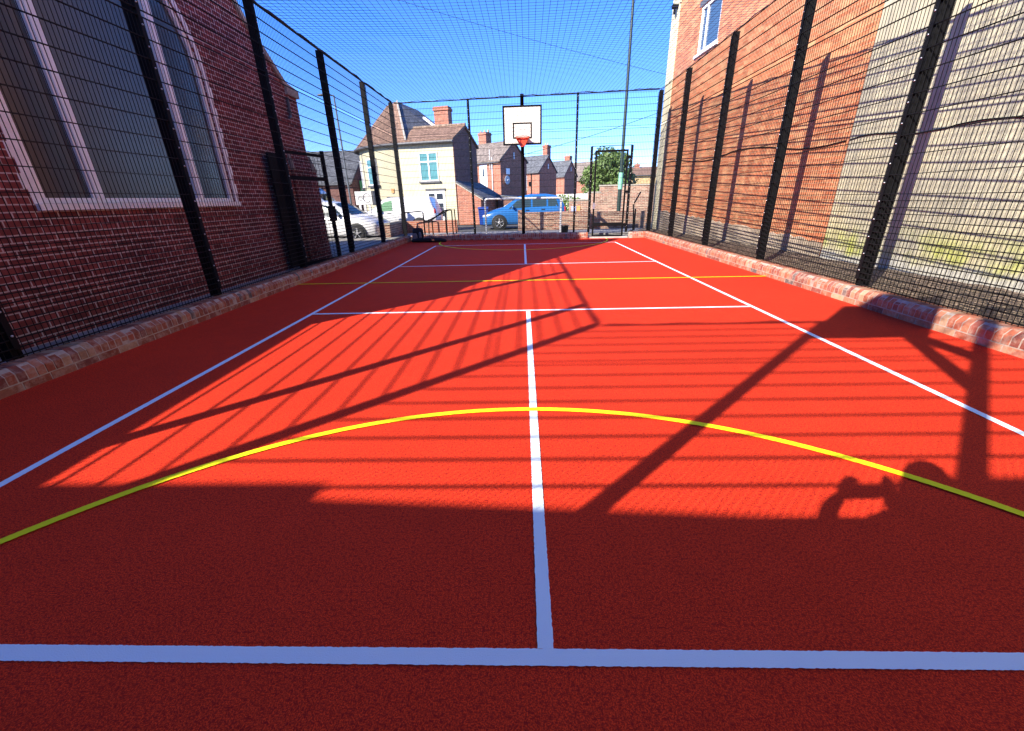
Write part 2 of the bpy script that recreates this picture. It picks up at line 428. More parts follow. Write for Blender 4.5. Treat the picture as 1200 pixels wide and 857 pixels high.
def strip(b, pts, w, z=.004, jag=.0013, step=.009, closed=False):
    """painted line along pts, slightly ragged edges"""
    res = []
    for i in range(len(pts)-1):
        a = Vector(pts[i]); c = Vector(pts[i+1]); n = max(1, int((c-a).length/step))
        res += [a + (c-a)*k/n for k in range(n)]
    res.append(Vector(pts[-1])); m_ = len(res); v = []
    for i, p in enumerate(res):
        d = (res[min(i+1, m_-1)] - res[max(i-1, 0)]).normalized(); nrm = Vector((-d.y, d.x))
        for s in (-1, 1):
            q = p + nrm*s*(w/2 + rnd.uniform(-jag, jag)); v.append((q.x, q.y, z))
    b.add(v, [(2*i, 2*i+2, 2*i+3, 2*i+1) for i in range(m_-1)])
WL = MB(); hw = .0275
for y in (.0, 4.572, 8.84, 13.36): strip(WL, [(-3.05+2*hw, y), (3.05-2*hw, y)], .055)
for x in (-3.0225, 3.0225): strip(WL, [(x, -.0275), (x, 13.387)], .055)
strip(WL, [(0, .0275), (0, 4.5445)], .055); strip(WL, [(0, 8.8675), (0, 13.3325)], .055)
tag(WL.build('white_court_lines', M['white_paint'], fix=False), 'white painted court lines', kind='structure')
YL = MB(); Z2 = .008
strip(YL, [(-4.37, 6.83), (4.37, 6.72)], .045, Z2)
def arc(cx, cy, r, a0, a1, n=90): return [(cx + r*math.cos(a0+(a1-a0)*i/n), cy + r*math.sin(a0+(a1-a0)*i/n)) for i in range(n+1)]
strip(YL, arc(-.06, -1.31, 3.04, 0, math.pi), .05, Z2)
strip(YL, arc(-.06, 14.75, 3.04, math.pi, 2*math.pi), .05, Z2)
tag(YL.build('yellow_court_lines', M['yellow_paint']), 'yellow painted arcs and halfway line', kind='structure')

# ------------------------------------------------------------------ brick kerbs
def brick_tone(dull):
    k = rnd.random()
    if k < .45: c = (.34, .095, .05)
    elif k < .68: c = (.40, .15, .085)
    elif k < .86: c = (.24, .07, .05)
    elif k < .94: c = (.42, .24, .14)
    else: c = (.14, .11, .10)
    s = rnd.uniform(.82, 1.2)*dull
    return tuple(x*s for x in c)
def kerb(name, label, loc, rz, L, dull=1., cant=True):
    t = thing(name, label, 'brick kerb', loc, rz, 'brick edging kerbs round the court')
    core = MB().prism([(.002, -.05), (.21, -.05), (.21, .2085), (.062, .2085), (.050, .206), (.003, .155)], 'y', 0, L)
    core.build('mortar_bed', M['mortar'], t, local=True)
    b = MB(); y = 0
    while y < L - .2:                                   # stretcher course, half sunk in the court
        j = rnd.uniform(-.002, .002); b.box(j, .1, y, min(y+.213, L), -.03, .064+rnd.uniform(-.002, .002), brick_tone(dull)); y += .225
    b.build('stretcher_course', M['kerb'], t, local=True)
    b = MB(); y = .004
    while y < L - .06:                                  # bricks on edge with a splayed nose
        j = rnd.uniform(-.003, .003); h = .212 + rnd.uniform(-.003, .003); e = rnd.uniform(-.0015, .0015); wd = .0635
        b.prism([(j, .076), (.214, .076), (.214, h), (.064, h), (.052+j, h-.004), (j+.003, .158+j), (j, .150)], 'y', y+e, y+e+wd, brick_tone(dull))
        y += .0755
    b.build('coping_course', M['kerb'], t, local=True)
    return t
FAR = math.atan(-.09)                                   # the far end runs slightly askew
def kerb_left():
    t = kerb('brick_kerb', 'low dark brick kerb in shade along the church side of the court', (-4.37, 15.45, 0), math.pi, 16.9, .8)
    return t
kerb_left()
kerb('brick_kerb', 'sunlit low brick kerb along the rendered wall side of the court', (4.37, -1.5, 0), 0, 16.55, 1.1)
kerb('brick_kerb', 'shaded low brick kerb under the far fence behind the basketball post', (2.33, 14.84, 0), math.pi/2 + FAR, 6.72)
kerb('brick_kerb', 'short sunlit brick kerb right of the far gate', (4.36, 14.66, 0), math.pi/2 + FAR, .56)
kerb('brick_kerb', 'brick kerb along the near end of the court behind the viewer', (-4.36, -1.22, 0), -math.pi/2, 8.7)

# ------------------------------------------------------------------ mesh fences
ZB, ZJ1, ZJ2, ZT = .235, 3.53, 3.60, 4.60
LEVELS = [ZB + .0755*i for i in range(16)] + [1.37 + .216*i for i in range(1, 11)] + [3.60 + .2*i for i in range(6)]
def mesh_bay(a, b_, levels=LEVELS, z0=ZB, z1=ZT, pitch=.0525, wv=.0050, wh=.0078):
    """welded mesh in local coordinates: x along the fence, y = 0 at the court face"""
    mb = MB(); L = b_-a; n = max(2, round(L/pitch))
    for i in range(n+1):
        x = a + L*i/n
        if z1 > ZJ2 + .1 and z0 < ZJ1:
            mb.box(x-wv/2, x+wv/2, .003, .003+wv, z0-.02, ZJ1+.012); mb.box(x-wv/2, x+wv/2, .003, .003+wv, ZJ2-.012, z1)
        else: mb.box(x-wv/2, x+wv/2, .003, .003+wv, z0-.02, z1)
    for z in levels:
        if z < z0-.01 or z > z1+.01: continue
        mb.box(a, b_, -.0055, .0030, z-wh/2, z+wh/2); mb.box(a, b_, .0094, .0178, z-wh/2, z+wh/2)
    return mb
def post(parent, x, z0=.2, z1=ZT+.02, w=.08, d=.12, face=.02, clips=True):
    mb = MB().box(x-w/2, x+w/2, face, face+d, z0, z1); mb.box(x-w/2-.003, x+w/2+.003, face-.002, face+d+.003, z1, z1+.012)
    p = mb.build('post', M['black'], parent, local=True)
    c = MB().box(x-.026, x+.026, -.011, -.0075, z0+.1, z1-.05); c.build('clamp_bar', M['black'], p, local=True)
    if clips:
        b = MB(); z = z0+.22
        while z < z1-.05:
            b.lathe([(.0001, -.0215), (.008, -.0205), (.010, -.016), (.010, -.0112)], (x, 0, z), 'y', 8); z += .216
        b.build('bolt', M['clip'], p, local=True)['kind'] = 'stuff'
    return p
def bays(t, xs, skip=(), **kw):
    for i in range(len(xs)-1):
        if i in skip: continue
        mesh_bay(xs[i], xs[i+1], **kw).build('mesh_panel', M['wire'], t, local=True)

# left fence: local x runs along world -y..., facing the court
LX = -4.545
def fence_local(name, label, loc, rz):
    return thing(name, label, 'fence', loc, rz, 'black mesh fences round the court')
# orientation: local x = along, local y = away from the court
tl = fence_local('mesh_fence', 'tall black mesh fence on the church side of the court', (LX, 0, 0), math.pi/2)       # local x -> +y world, local y -> -x world
lp = [-1.40, -.40, 2.39, 5.0, 7.62, 10.22, 12.88, 15.62]
bays(tl, lp)
for y in lp: post(tl, y, **(dict(w=.07, d=.09) if y < 0 else {}))
MB().box(lp[0], lp[-1], .0, .02, ZT-.012, ZT+.012).build('top_rail', M['black'], tl, local=True)
tr = fence_local('mesh_fence', 'tall black mesh fence in sun before the brick and rendered buildings', (4.515, 0, 0), -math.pi/2)  # local x -> -y
rp = [1.40, .35, -2.22, -4.83, -7.42, -10.04, -12.66, -15.12]
bays(tr, rp[::-1])
for y in rp: post(tr, y)
MB().box(rp[-1], rp[0], .0, .014, ZT-.006, ZT+.006).build('top_rail', M['black'], tr, local=True)
tf = fence_local('mesh_fence', 'black mesh fence across the far end behind the basketball backboard', (0, 15.21, 0), FAR)
fx = [-4.52, -1.90, -.03, 1.84, 2.38]
bays(tf, fx)
mesh_bay(3.74, 4.46).build('mesh_panel', M['wire'], tf, local=True)
mesh_bay(2.38, 3.74, levels=[z for z in LEVELS if z > 3.0], z0=3.08).build('mesh_panel', M['wire'], tf, local=True)
for x in (-1.90, 1.84): post(tf, x, w=.07, d=.08)
for x in (2.38, 3.74): post(tf, x, z1=3.02, w=.08, d=.08)
MB().box(fx[0], 4.46, .0, .02, ZT-.012, ZT+.012).box(2.38, 3.74, 0, .02, 3.02, 3.04).build('top_rail', M['black'], tf, local=True)
tn = fence_local('mesh_fence', 'black mesh fence across the near end behind the viewer', (0, -1.40, 0), math.pi)   # local x -> -x
nx_ = [-4.5, -1.85, 0, 1.93, 4.5]
bays(tn, nx_)
for x in (-1.85, 1.93): post(tn, x, w=.055, d=.065)
MB().box(-4.5, 4.5, .0, .02, ZT-.012, ZT+.012).build('top_rail', M['black'], tn, local=True)

# gate in the far fence
g = thing('metal_gate', 'narrow black mesh gate in the far fence, right of the backboard', 'gate', (0, 15.21, 0), FAR)
gf = MB().box(2.50, 2.56, -.03, .03, .05, 2.90).box(3.56, 3.62, -.03, .03, .05, 2.90).box(2.56, 3.56, -.03, .03, 2.84, 2.90).box(2.56, 3.56, -.03, .03, .05, .11).box(2.56, 3.56, -.028, .028, .42, .54)
gf.build('gate_frame', M['black'], g, local=True)
mesh_bay(2.56, 3.56, levels=[.14+.0755*i for i in range(4)] + [.62+.0755*i for i in range(10)] + [1.40+.205*i for i in range(7)], z0=.11, z1=2.84).build('mesh_infill', M['wire'], g, local=True)
MB().box(2.49, 2.57, -.055, -.03, 1.02, 1.22).bar((2.53, -.05, 1.14), (2.66, -.06, 1.14), .018).build('latch', M['clip'], g, local=True)
for z in (.4, 1.5, 2.6): MB().bar((3.66, 0, z), (3.66, 0, z+.12), .035, n=8).box(3.62, 3.70, -.012, .012, z+.02, z+.1).build('hinge', M['black'], g, local=True)
tag(MB().box(2.34, 3.80, -.08, .22, -.02, .055).build('concrete_threshold', M['concrete']), 'concrete threshold under the far gate', kind='structure').matrix_world = MW[g]

# gate leaf and lock post in the alley behind the church-side fence
sg = thing('metal_gate', 'black mesh gate leaf standing open in the alley against the church', 'gate', (-4.80, 9.88, 0), math.atan2(-1.25, -.32))
MB().box(0, .07, -.03, .03, .1, 2.58).box(1.22, 1.28, -.03, .03, .1, 2.50).box(.07, 1.22, -.02, .02, 2.44, 2.50).box(.07, 1.22, -.03, .03, 1.93, 2.01).box(.07, 1.22, -.03, .03, .1, .17).build('gate_frame', M['black'], sg, local=True)
mesh_bay(.07, 1.22, levels=[.2+.0755*i for i in range(14)] + [1.35+.2*i for i in range(6)], z0=.17, z1=2.44).build('mesh_infill', M['wire'], sg, local=True)
MB().box(.0, .22, .032, .10, 1.02, 1.36).build('lock_box', M['black'], sg, local=True)
MB().box(1.28, 1.70, -.025, .025, .12, 2.42).build('sheet_panel', M['black'], sg, local=True)
MB().bar((1.45, .06, .1), (1.45, .06, 1.95), .035, n=8).build('drop_bolt', M['grey_lead'], sg, local=True)

# ------------------------------------------------------------------ overhead net
def net():
    t = thing('overhead_net', 'dark string netting stretched over the whole court', 'netting', (0, 0, ZT))
    b = MB(); S = .0066; x0, x1, y0, y1 = -4.53, 4.50, -1.40, 15.3
    def sag(x, y):
        return ZT + .02 - .10*math.sin(math.pi*(x-x0)/(x1-x0))*math.sin(math.pi*min(1, max(0, (y-y0)/(y1-y0))))**.6
    def thread(pts):
        v = []
        for p in pts:
            for (a, c) in ((-S, -S*.6), (S, -S*.6), (0, S)): v.append((p[0]+(a*.5 if abs(pts[-1][0]-pts[0][0]) < 1 else 0), p[1]+(a*.5 if abs(pts[-1][0]-pts[0][0]) >= 1 else 0), p[2]+c*.5))
        f = []
        for i in range(len(pts)-1):
            for k in range(3): f.append((i*3+k, i*3+(k+1) % 3, (i+1)*3+(k+1) % 3, (i+1)*3+k))
        b.add(v, f)
    P = .122; nx = int((x1-x0)/P); ny = int((y1-y0)/P); r2 = random.Random(3)
    for i in range(nx+1):
        x = x0 + (x1-x0)*i/nx; ph = r2.uniform(0, 6)
        pts = []
        for j in range(29):
            y = y0 + (y1-.09*(x-0)-.09-y0)*j/28
            pts.append((x + .02*math.sin(y*.7+ph*.15), y, sag(x, y)))
        thread(pts)
    for j in range(ny+1):
        y = y0 + (y1-y0)*j/ny; pts = []
        for i in range(19):
            x = x0 + (x1-x0)*i/18; pts.append((x, y + .02*math.sin(x*.9+j*.05), sag(x, y)+.003))
        thread(pts)
    b.build('netting', M['twine'], t)
    e = MB()
    def edge(a, c, n, rad=.018):
        pts = []
        for i in range(n+1):
            k = i/n; pts.append((a[0]+(c[0]-a[0])*k + r2.uniform(-.006, .006), a[1]+(c[1]-a[1])*k + r2.uniform(-.006, .006), ZT+.03 + r2.uniform(-.008, .012) - .02*math.sin(k*n*.6)**2))
        e.tube(pts, [rad*(1 + r2.uniform(-.28, .45)) for _ in pts], 6)
    edge((-4.55, -1.4), (-4.55, 15.5), 90); edge((4.52, -1.4), (4.52, 15.0), 90, .007); edge((-4.55, 15.62), (4.5, 14.81), 50, .011); edge((-4.5, -1.4), (4.5, -1.4), 50)
    e.build('border_rope', M['rope'], t)
net()

# ------------------------------------------------------------------ basketball hoops
def hoop(name, label, loc, rz):
    """local +y points into the court; board front at y = 1.15"""
    t = thing(name, label, 'basketball hoop', loc, rz, 'basketball hoops at the court ends')
    MB().lathe([(.062, 0), (.062, ZT+.05), (.066, ZT+.05), (.066, ZT+.062), (.0001, ZT+.062)], (0, 0, 0), 'z', 20).build('post', M['black'], t, local=True)
    MB().box(-.05, .05, .05, 1.09, 3.42, 3.52).build('arm', M['black'], t, local=True)
    MB().prism([(.05, 2.86), (.05, 3.02), (.62, 3.42), (.80, 3.42)], 'x', -.04, .04).build('brace', M['black'], t, local=True)
    MB().box(-.40, .40, 1.08, 1.115, 3.14, 3.20).box(-.40, .40, 1.08, 1.115, 3.94, 4.0).box(-.05, .05, 1.08, 1.112, 3.2, 3.94).box(-.40, -.35, 1.08, 1.112, 3.2, 3.94).box(.35, .40, 1.08, 1.112, 3.2, 3.94).build('back_frame', M['black'], t, local=True)
    bd = MB().box(-.615, .615, 1.117, 1.15, 3.03, 4.13).build('backboard', M['cream_board'], t, local=True)
    def frame(x0, x1, z0, z1, w, y0, y1):
        b = MB(); b.box(x0, x1, y0, y1, z0, z0+w).box(x0, x1, y0, y1, z1-w, z1).box(x0, x0+w, y0, y1, z0+w, z1-w).box(x1-w, x1, y0, y1, z0+w, z1-w); return b
    frame(-.617, .617, 3.028, 4.132, .050, 1.115, 1.154).build('border', M['black'], bd, local=True)
    frame(-.305, .305, 3.21, 3.66, .042, 1.148, 1.153).build('target_square', M['black'], bd, local=True)
    pr = MB()
    for i in range(9): pr.box(-.15+i*.034, -.15+i*.034+.022, 1.15, 1.1515, 3.445, 3.475)
    pr.build('print', M['grey_print'], bd, local=True)
    ho = MB()                                         # rows of small drain holes in the panel
    for i in range(17):
        for j in range(15):
            x = -.54 + i*.066 + (j % 2)*.033; z = 3.12 + j*.067
            if x < .56: ho.box(x-.008, x+.008, 1.15, 1.1512, z-.004, z+.004)
    ho.build('perforation', M['quoin'], bd, local=True)['kind'] = 'stuff'
    rm = MB(); rm.tube([(.225*math.cos(a*math.pi/16), 1.42+.225*math.sin(a*math.pi/16), 3.22) for a in range(32)], .011, 8, True)
    rm.build('rim', M['rim_red'], t, local=True)
    br = MB(); br.prism([(-.20, 3.215), (.20, 3.215), (.07, 2.98), (-.07, 2.98)], 'y', 1.156, 1.166)
    for s in (-1, 1): br.add([(s*.19, 1.16, 3.215), (s*.21, 1.40, 3.215), (s*.07, 1.16, 2.99), (s*.19+.008, 1.16, 3.215), (s*.21+.008, 1.40, 3.215), (s*.07+.008, 1.16, 2.99)], [(0,1,2), (5,4,3), (0,3,4,1), (1,4,5,2), (2,5,3,0)])
    br.box(-.2, .2, 1.156, 1.21, 3.207, 3.217)
    br.build('rim_bracket', M['rim_red'], t, local=True)
    return t
hoop('basketball_hoop', 'black basketball post with square white backboard and red hoop at the far fence', (-.03, 15.15, 0), math.pi)
hoop('basketball_hoop', 'near basketball post behind the viewer, seen only by its shadow', (-.03, -1.33, 0), 0)

# ------------------------------------------------------------------ church (left)
ch = thing('church', 'dark red brick church gable with tall white framed arched window, left of the court', 'church', (-5.35, 5.4, 0))
CX = -5.35
gable = [(1.75, 0), (10.22, 0), (10.22, 3.80), (9.80, 3.84), (8.70, 4.65), (6.10, 7.41), (3.14, 4.28), (2.04, 3.45), (1.75, 3.43)]
def arch_loop(yc, w, z0, zs, n=26):
    r = w/2; return [(yc-r, z0), (yc+r, z0)] + [(yc + r*math.cos(math.pi*i/n), zs + r*math.sin(math.pi*i/n)) for i in range(n+1)]
win = arch_loop(5.45, 3.26, 1.50, 3.38)
b = MB(); wall_sheet(b, gable, [win], lambda u, v, d: (CX-d, u, v), .10)
# side walls of the gabled bay
b.add([(CX, 1.75, 0), (CX-2, 1.75, 0), (CX-2, 1.75, 3.43), (CX, 1.75, 3.43)], [(0,1,2,3)])
b.add([(CX, 10.22, 0), (CX-2, 10.22, 0), (CX-2, 10.22, 3.8), (CX, 10.22, 3.8)], [(3,2,1,0)])
b.build('wall', M['church_brick'], ch)
prof = [(1.75, 3.43), (2.04, 3.45), (3.14, 4.28), (6.10, 7.41), (8.70, 4.65), (9.80, 3.84), (10.22, 3.80)]
def offs(pr, d): return [(p[0], p[1]+d) for p in pr]
def roofband(pr, d0, d1, xa, xb):
    lo, hi = offs(pr, d0), offs(pr, d1); n = len(pr); b = MB()
    for i in range(n-1):
        b.prism([lo[i], lo[i+1], hi[i+1], hi[i]], 'x', xa, xb)
    return b
roofband(prof, -.10, .06, CX-2.0, CX-.03).build('roof', M['slate'], ch)
roofband(prof[1:-1], -.02, .11, CX-.16, CX+.05).build('coping', M['stone'], ch)
MB().prism([(9.74, 3.72), (10.27, 3.72), (10.27, 3.88), (9.75, 3.95)], 'x', CX-.2, CX+.06).build('kneeler', M['stone'], ch)
MB().prism([(2.10, 3.34), (1.72, 3.34), (1.72, 3.50), (2.08, 3.60)], 'x', CX-.2, CX+.06).build('kneeler', M['stone'], ch)
MB().bar((CX+.05, 9.70, 3.66), (CX+.05, 9.70, 3.28), .06, n=8).bar((CX+.05, 9.70, 3.28), (CX+.10, 9.52, 3.22), .06, n=8).build('rainwater_spout', M['grey_lead'], ch)
# unseen mass added behind the gable, raised to shade the far kerb
b = MB(); NX = CX-2.0
nv = [(.9, 0), (10.2, 0), (10.2, 3.7), (6.1, 8.15), (.9, 2.95)]
b.prism(nv, 'x', NX-16, NX-.02); b.build('added_shade_wall', M['church_brick'], ch)
bn = MB()
for a, c in (((.75, 2.93), (6.1, 8.28)), ((6.1, 8.28), (10.4, 3.63))): bn.prism([(a[0], a[1]-.02), (c[0], c[1]-.02), (c[0], c[1]+.12), (a[0], a[1]+.12)], 'x', NX-16.2, NX+.06)
bn.build('added_shade_roof', M['slate'], ch)
# buttress at the corner
bt = MB().prism([(CX, 0), (CX+.05, 0), (CX+.05, 2.16), (CX, 2.16)], 'y', 9.30, 10.45); bt.box(CX-.6, CX, 10.22, 10.45, 0, 2.16)
bt.build('buttress', M['church_brick'], ch)
def weather(y0, y1, up): return MB().prism([(CX, 2.162), (CX+.07, 2.162), (CX+.07, 2.19), (CX, 2.56)], 'y', y0, y1)
weather(9.40, 10.20, 0).build('buttress_slope', M['church_brick'], ch)
weather(9.28, 9.397, 0).build('weathering_stone', M['stone'], ch)
MB().add([(CX+.07, 10.203, 2.162), (CX+.07, 10.47, 2.162), (CX-.6, 10.47, 2.162), (CX-.6, 10.203, 2.162), (CX+.07, 10.203, 2.50), (CX-.6, 10.203, 2.60)], [(0,3,2,1), (0,1,4), (2,3,5), (1,2,5,4), (0,4,5,3)]).build('weathering_stone', M['stone'], ch)
# the arched window
wn_parts = MB()
def arch_ring(b, yc, w0, w1, z0a, z0b, zs, xa, xb, n=40, tooth=False):
    inner = []; outer = []
    ri, ro = w0/2, w1/2
    for i in range(n+1):
        a = math.pi*i/n
        inner.append((yc+ri*math.cos(a), zs+ri*math.sin(a))); outer.append((yc+ro*math.cos(a), zs+ro*math.sin(a)))
    for i in range(n): b.prism([inner[i], outer[i], outer[i+1], inner[i+1]], 'x', xa, xb)
    if tooth:
        z = z0b; k = 0
        while z < zs-.001:
            h = min(.150, zs-z); e = .04 if k % 2 else 0
            for s in (-1, 1):
                y0, y1 = yc+s*ri, yc+s*(ro+e); b.box(xa, xb, min(y0, y1), max(y0, y1), z, z+h)
            z += h; k += 1
    else:
        for s in (-1, 1):
            y0, y1 = yc+s*ri, yc+s*ro; b.box(xa, xb, min(y0, y1), max(y0, y1), z0b, zs)
sur = MB(); arch_ring(sur, 5.45, 3.262, 3.44, 1.44, 1.50, 3.38, CX-.02, CX+.006, tooth=True)
wf = MB(); arch_ring(wf, 5.45, 3.10, 3.258, 1.50, 1.502, 3.38, CX-.095, CX-.03)
wf.box(CX-.095, CX-.03, 3.9, 7.0, 1.502, 1.56)
for yc in (4.53, 6.28):
    hgt = 3.38 + math.sqrt(max(0, 1.55**2-(yc-5.45)**2)); wf.box(CX-.090, CX-.012, yc-.045, yc+.045, 1.56, hgt-.01); wf.box(CX-.095, CX-.03, yc-.075, yc-.0455, 1.56, hgt-.02); wf.box(CX-.095, CX-.03, yc+.0455, yc+.075, 1.56, hgt-.02)
wo = wf.build('window', M['upvc'], ch)
sur.build('window_surround', M['white_masonry'], ch)
MB().box(CX-.095, CX+.05, 3.74, 7.16, 1.43, 1.498).build('sill', M['white_masonry'], wo)
gl = MB(); lp_ = arch_loop(5.45, 3.20, 1.51, 3.38); gl.add([(CX-.075, p[0], p[1]) for p in lp_], [list(range(len(lp_)))]); gl.build('pane', M['church_glass'], wo)

bw_ = thing('boundary_wall', 'low dark brick boundary wall running from the church gable towards the viewer', 'wall', (-5.35, -1, 0))
MB().box(-5.57, -5.35, -3.0, 1.74, 0, 2.11).build('brickwork', M['church_brick'], bw_); MB().box(-5.60, -5.32, -3.0, 1.74, 2.11, 2.18).build('coping', M['stone'], bw_)
ob = thing('outbuilding', 'low flat roofed brick building behind the near fence', 'building', (0, -3.2, 0))
ROOFS = ((-14, -5.4, 3.64, 3.64), (-5.4, -2.35, 3.53, 3.385), (-2.35, 9, 3.66, 3.66))
o_ = MB()
for (xa, xb, ha, hb) in ROOFS: o_.prism([(xa+.001, 0), (xb-.001, 0), (xb-.001, hb-.08), (xa+.001, ha-.08)], 'y', -9, -3.2)
o_.build('wall', M['church_brick'], ob)
o_ = MB()
for (xa, xb, ha, hb) in ROOFS: o_.prism([(xa, ha-.08), (xb-.002, hb-.08), (xb-.002, hb), (xa, ha)], 'y', -9.05, -3.2)
o_.build('parapet', M['stone'], ob)

# ------------------------------------------------------------------ right-hand buildings
TH = math.atan(.075)
rb = thing('brick_building', 'orange red brick building wall with one small white upstairs window, right of the court', 'building', (5.83, 6, 0), TH)
hole = [(6.90, 5.27), (8.14, 5.27), (8.14, 6.44), (6.90, 6.44)]
b = MB(); wall_sheet(b, [(1.38, .1), (9.78, .1), (9.78, 9.6), (1.38, 9.6)], [hole], lambda u, v, d: (d, u, v), .14)
b.add([(0, 9.78, .1), (9, 9.78, .1), (9, 9.78, 9.6), (0, 9.78, 9.6)], [(0,1,2,3)]); b.add([(0, 1.38, 9.6), (0, 9.78, 9.6), (9, 9.78, 9.6), (9, 1.38, 9.6)], [(0,1,2,3)])
b.build('wall', M['orange_brick'], rb, local=True)
MB().box(-.03, 9, 9.784, 10.30, .1, 9.6).build('end_quoin', M['quoin'], rb, local=True)
pl = MB()
v = []; n = 60
for i in range(n+1):
    y = 1.40 + (9.75-1.40)*i/n; top = .50 + .33*(y-1.4)/7 + rnd.uniform(-.03, .03); v += [(-.028, y, .05), (-.022, y, top), (-.001, y, top+.012)]
pl.add(v, [(3*i+k, 3*i+3+k, 3*i+4+k, 3*i+1+k) for i in range(n) for k in range(2)]); pl.build('plinth', M['plinth'], rb, local=True)
MB().box(-.06, 9.2, 1.38, 10.35, 9.6, 9.75).build('parapet', M['stone'], rb, local=True)
def frame_x(y0, y1, z0, z1, w, xa, xb):
    return MB().box(xa, xb, y0, y1, z0, z0+w).box(xa, xb, y0, y1, z1-w, z1).box(xa, xb, y0, y0+w, z0+w, z1-w).box(xa, xb, y1-w, y1, z0+w, z1-w)
fr = frame_x(6.905, 8.135, 5.275, 6.435, .075, .03, .10).box(.035, .095, 7.75, 7.81, 5.35, 6.36)
wo = fr.build('window', M['upvc'], rb, local=True)
MB().box(.07, .08, 6.97, 8.07, 5.34, 6.37).build('pane', M['sky_glass'], wo, local=True)
MB().box(-.05, .14, 6.84, 8.20, 5.20, 5.268).build('sill', M['upvc'], wo, local=True)
MB().box(-.008, .05, 6.80, 8.24, 6.446, 6.58).build('lintel', M['grey_lead'], rb, local=True)
MB().tube([(-.02, 9.72, .3), (-.02, 9.72, 9.4)], .035, 8).box(-.06, .02, 9.66, 9.78, 7.1, 7.2).build('downpipe', M['quoin'], rb, local=True)
MB().box(-.22, -.032, 9.80, 9.92, 7.0, 7.1).box(-.16, -.1, 9.83, 9.89, 6.86, 7.0).build('wall_lamp', M['black'], rb, local=True)
def cable_pts(pts, amp=.02, seg=8):
    out = []; r3 = random.Random(11)
    for i in range(len(pts)-1):
        for k in range(seg):
            t = k/seg; out.append((pts[i][0], pts[i][1]+(pts[i+1][1]-pts[i][1])*t, pts[i][2]+(pts[i+1][2]-pts[i][2])*t + math.sin(t*math.pi)*amp*(-1)**i + r3.uniform(-.006, .006)))
    out.append(pts[-1]); return out
MB().tube(cable_pts([(-.018, 9.6, 2.48), (-.018, 7.4, 2.36), (-.018, 5.2, 2.42), (-.018, 3.1, 2.29), (-.018, 1.45, 2.24)], .06), .011, 6).build('cable', M['black'], rb, local=True)

rr = thing('rendered_building', 'building with streaked pale cement render, nearest on the right', 'building', (5.83, 6, 0), TH)
b = MB().box(-.02, 9, -10, 1.374, -.05, 9.2); b.build('wall', M['render'], rr, local=True)
MB().box(-.08, 9.1, -10, 1.36, 9.2, 9.34).build('parapet', M['stone'], rr, local=True)
MB().tube(cable_pts([(-.034, 1.36, 2.24), (-.034, .5, 2.23), (-.034, -.4, 2.20), (-.034, -1.3, 2.16), (-.034, -3.5, 2.2)], .035), .009, 6).build('cable', M['black'], rr, local=True)

# ------------------------------------------------------------------ windows for the houses (facing local -y)
def window(parent, x0, x1, z0, z1, y, pane, frame='upvc', mull=True, transom=True, sill='grey_lead', local=True):
    w_ = .06; f = MB().box(x0, x1, y-.03, y+.03, z0, z0+w_).box(x0, x1, y-.03, y+.03, z1-w_, z1).box(x0, x0+w_, y-.03, y+.03, z0+w_, z1-w_).box(x1-w_, x1, y-.03, y+.03, z0+w_, z1-w_)
    if mull: xm = (x0+x1)/2; f.box(xm-.04, xm+.04, y-.028, y+.028, z0+w_, z1-w_)
    if transom:
        zt = z0 + (z1-z0)*.68
        if mull: f.box(x0+w_, xm-.041, y-.028, y+.028, zt-.035, zt+.035).box(xm+.041, x1-w_, y-.028, y+.028, zt-.035, zt+.035)
        else: f.box(x0+w_, x1-w_, y-.028, y+.028, zt-.035, zt+.035)
    o = f.build('window', M[frame], parent, local=local)
    MB().box(x0+.02, x1-.02, y+.0, y+.01, z0+.02, z1-.02).build('pane', M[pane], o, local=local)
    MB().box(x0-.1, x1+.1, y-.10, y+.02, z0-.10, z0-.004).build('sill', M[sill], o, local=local)
    return o

def chimney(parent, cx, cy, z0, z1, w=.9, d=.6, pots=2, mat='house_brick'):
    c = MB().box(cx-w/2, cx+w/2, cy-d/2, cy+d/2, z0, z1-.25).box(cx-w/2-.06, cx+w/2+.06, cy-d/2-.06, cy+d/2+.06, z1-.25, z1-.1).box(cx-w/2-.02, cx+w/2+.02, cy-d/2-.02, cy+d/2+.02, z1-.1, z1)
    o = c.build('chimney', M[mat], parent, local=True)
    for i in range(pots):
        MB().lathe([(.11, 0), (.12, .04), (.09, .1), (.08, .22), (.10, .26), (.07, .26), (.0001, .24)], (cx + (i-(pots-1)/2)*w*.5, cy, z1), 'z', 10).build('chimney_pot', M['orange_notice'] if False else M['buff_brick'], o, local=True)
    return o

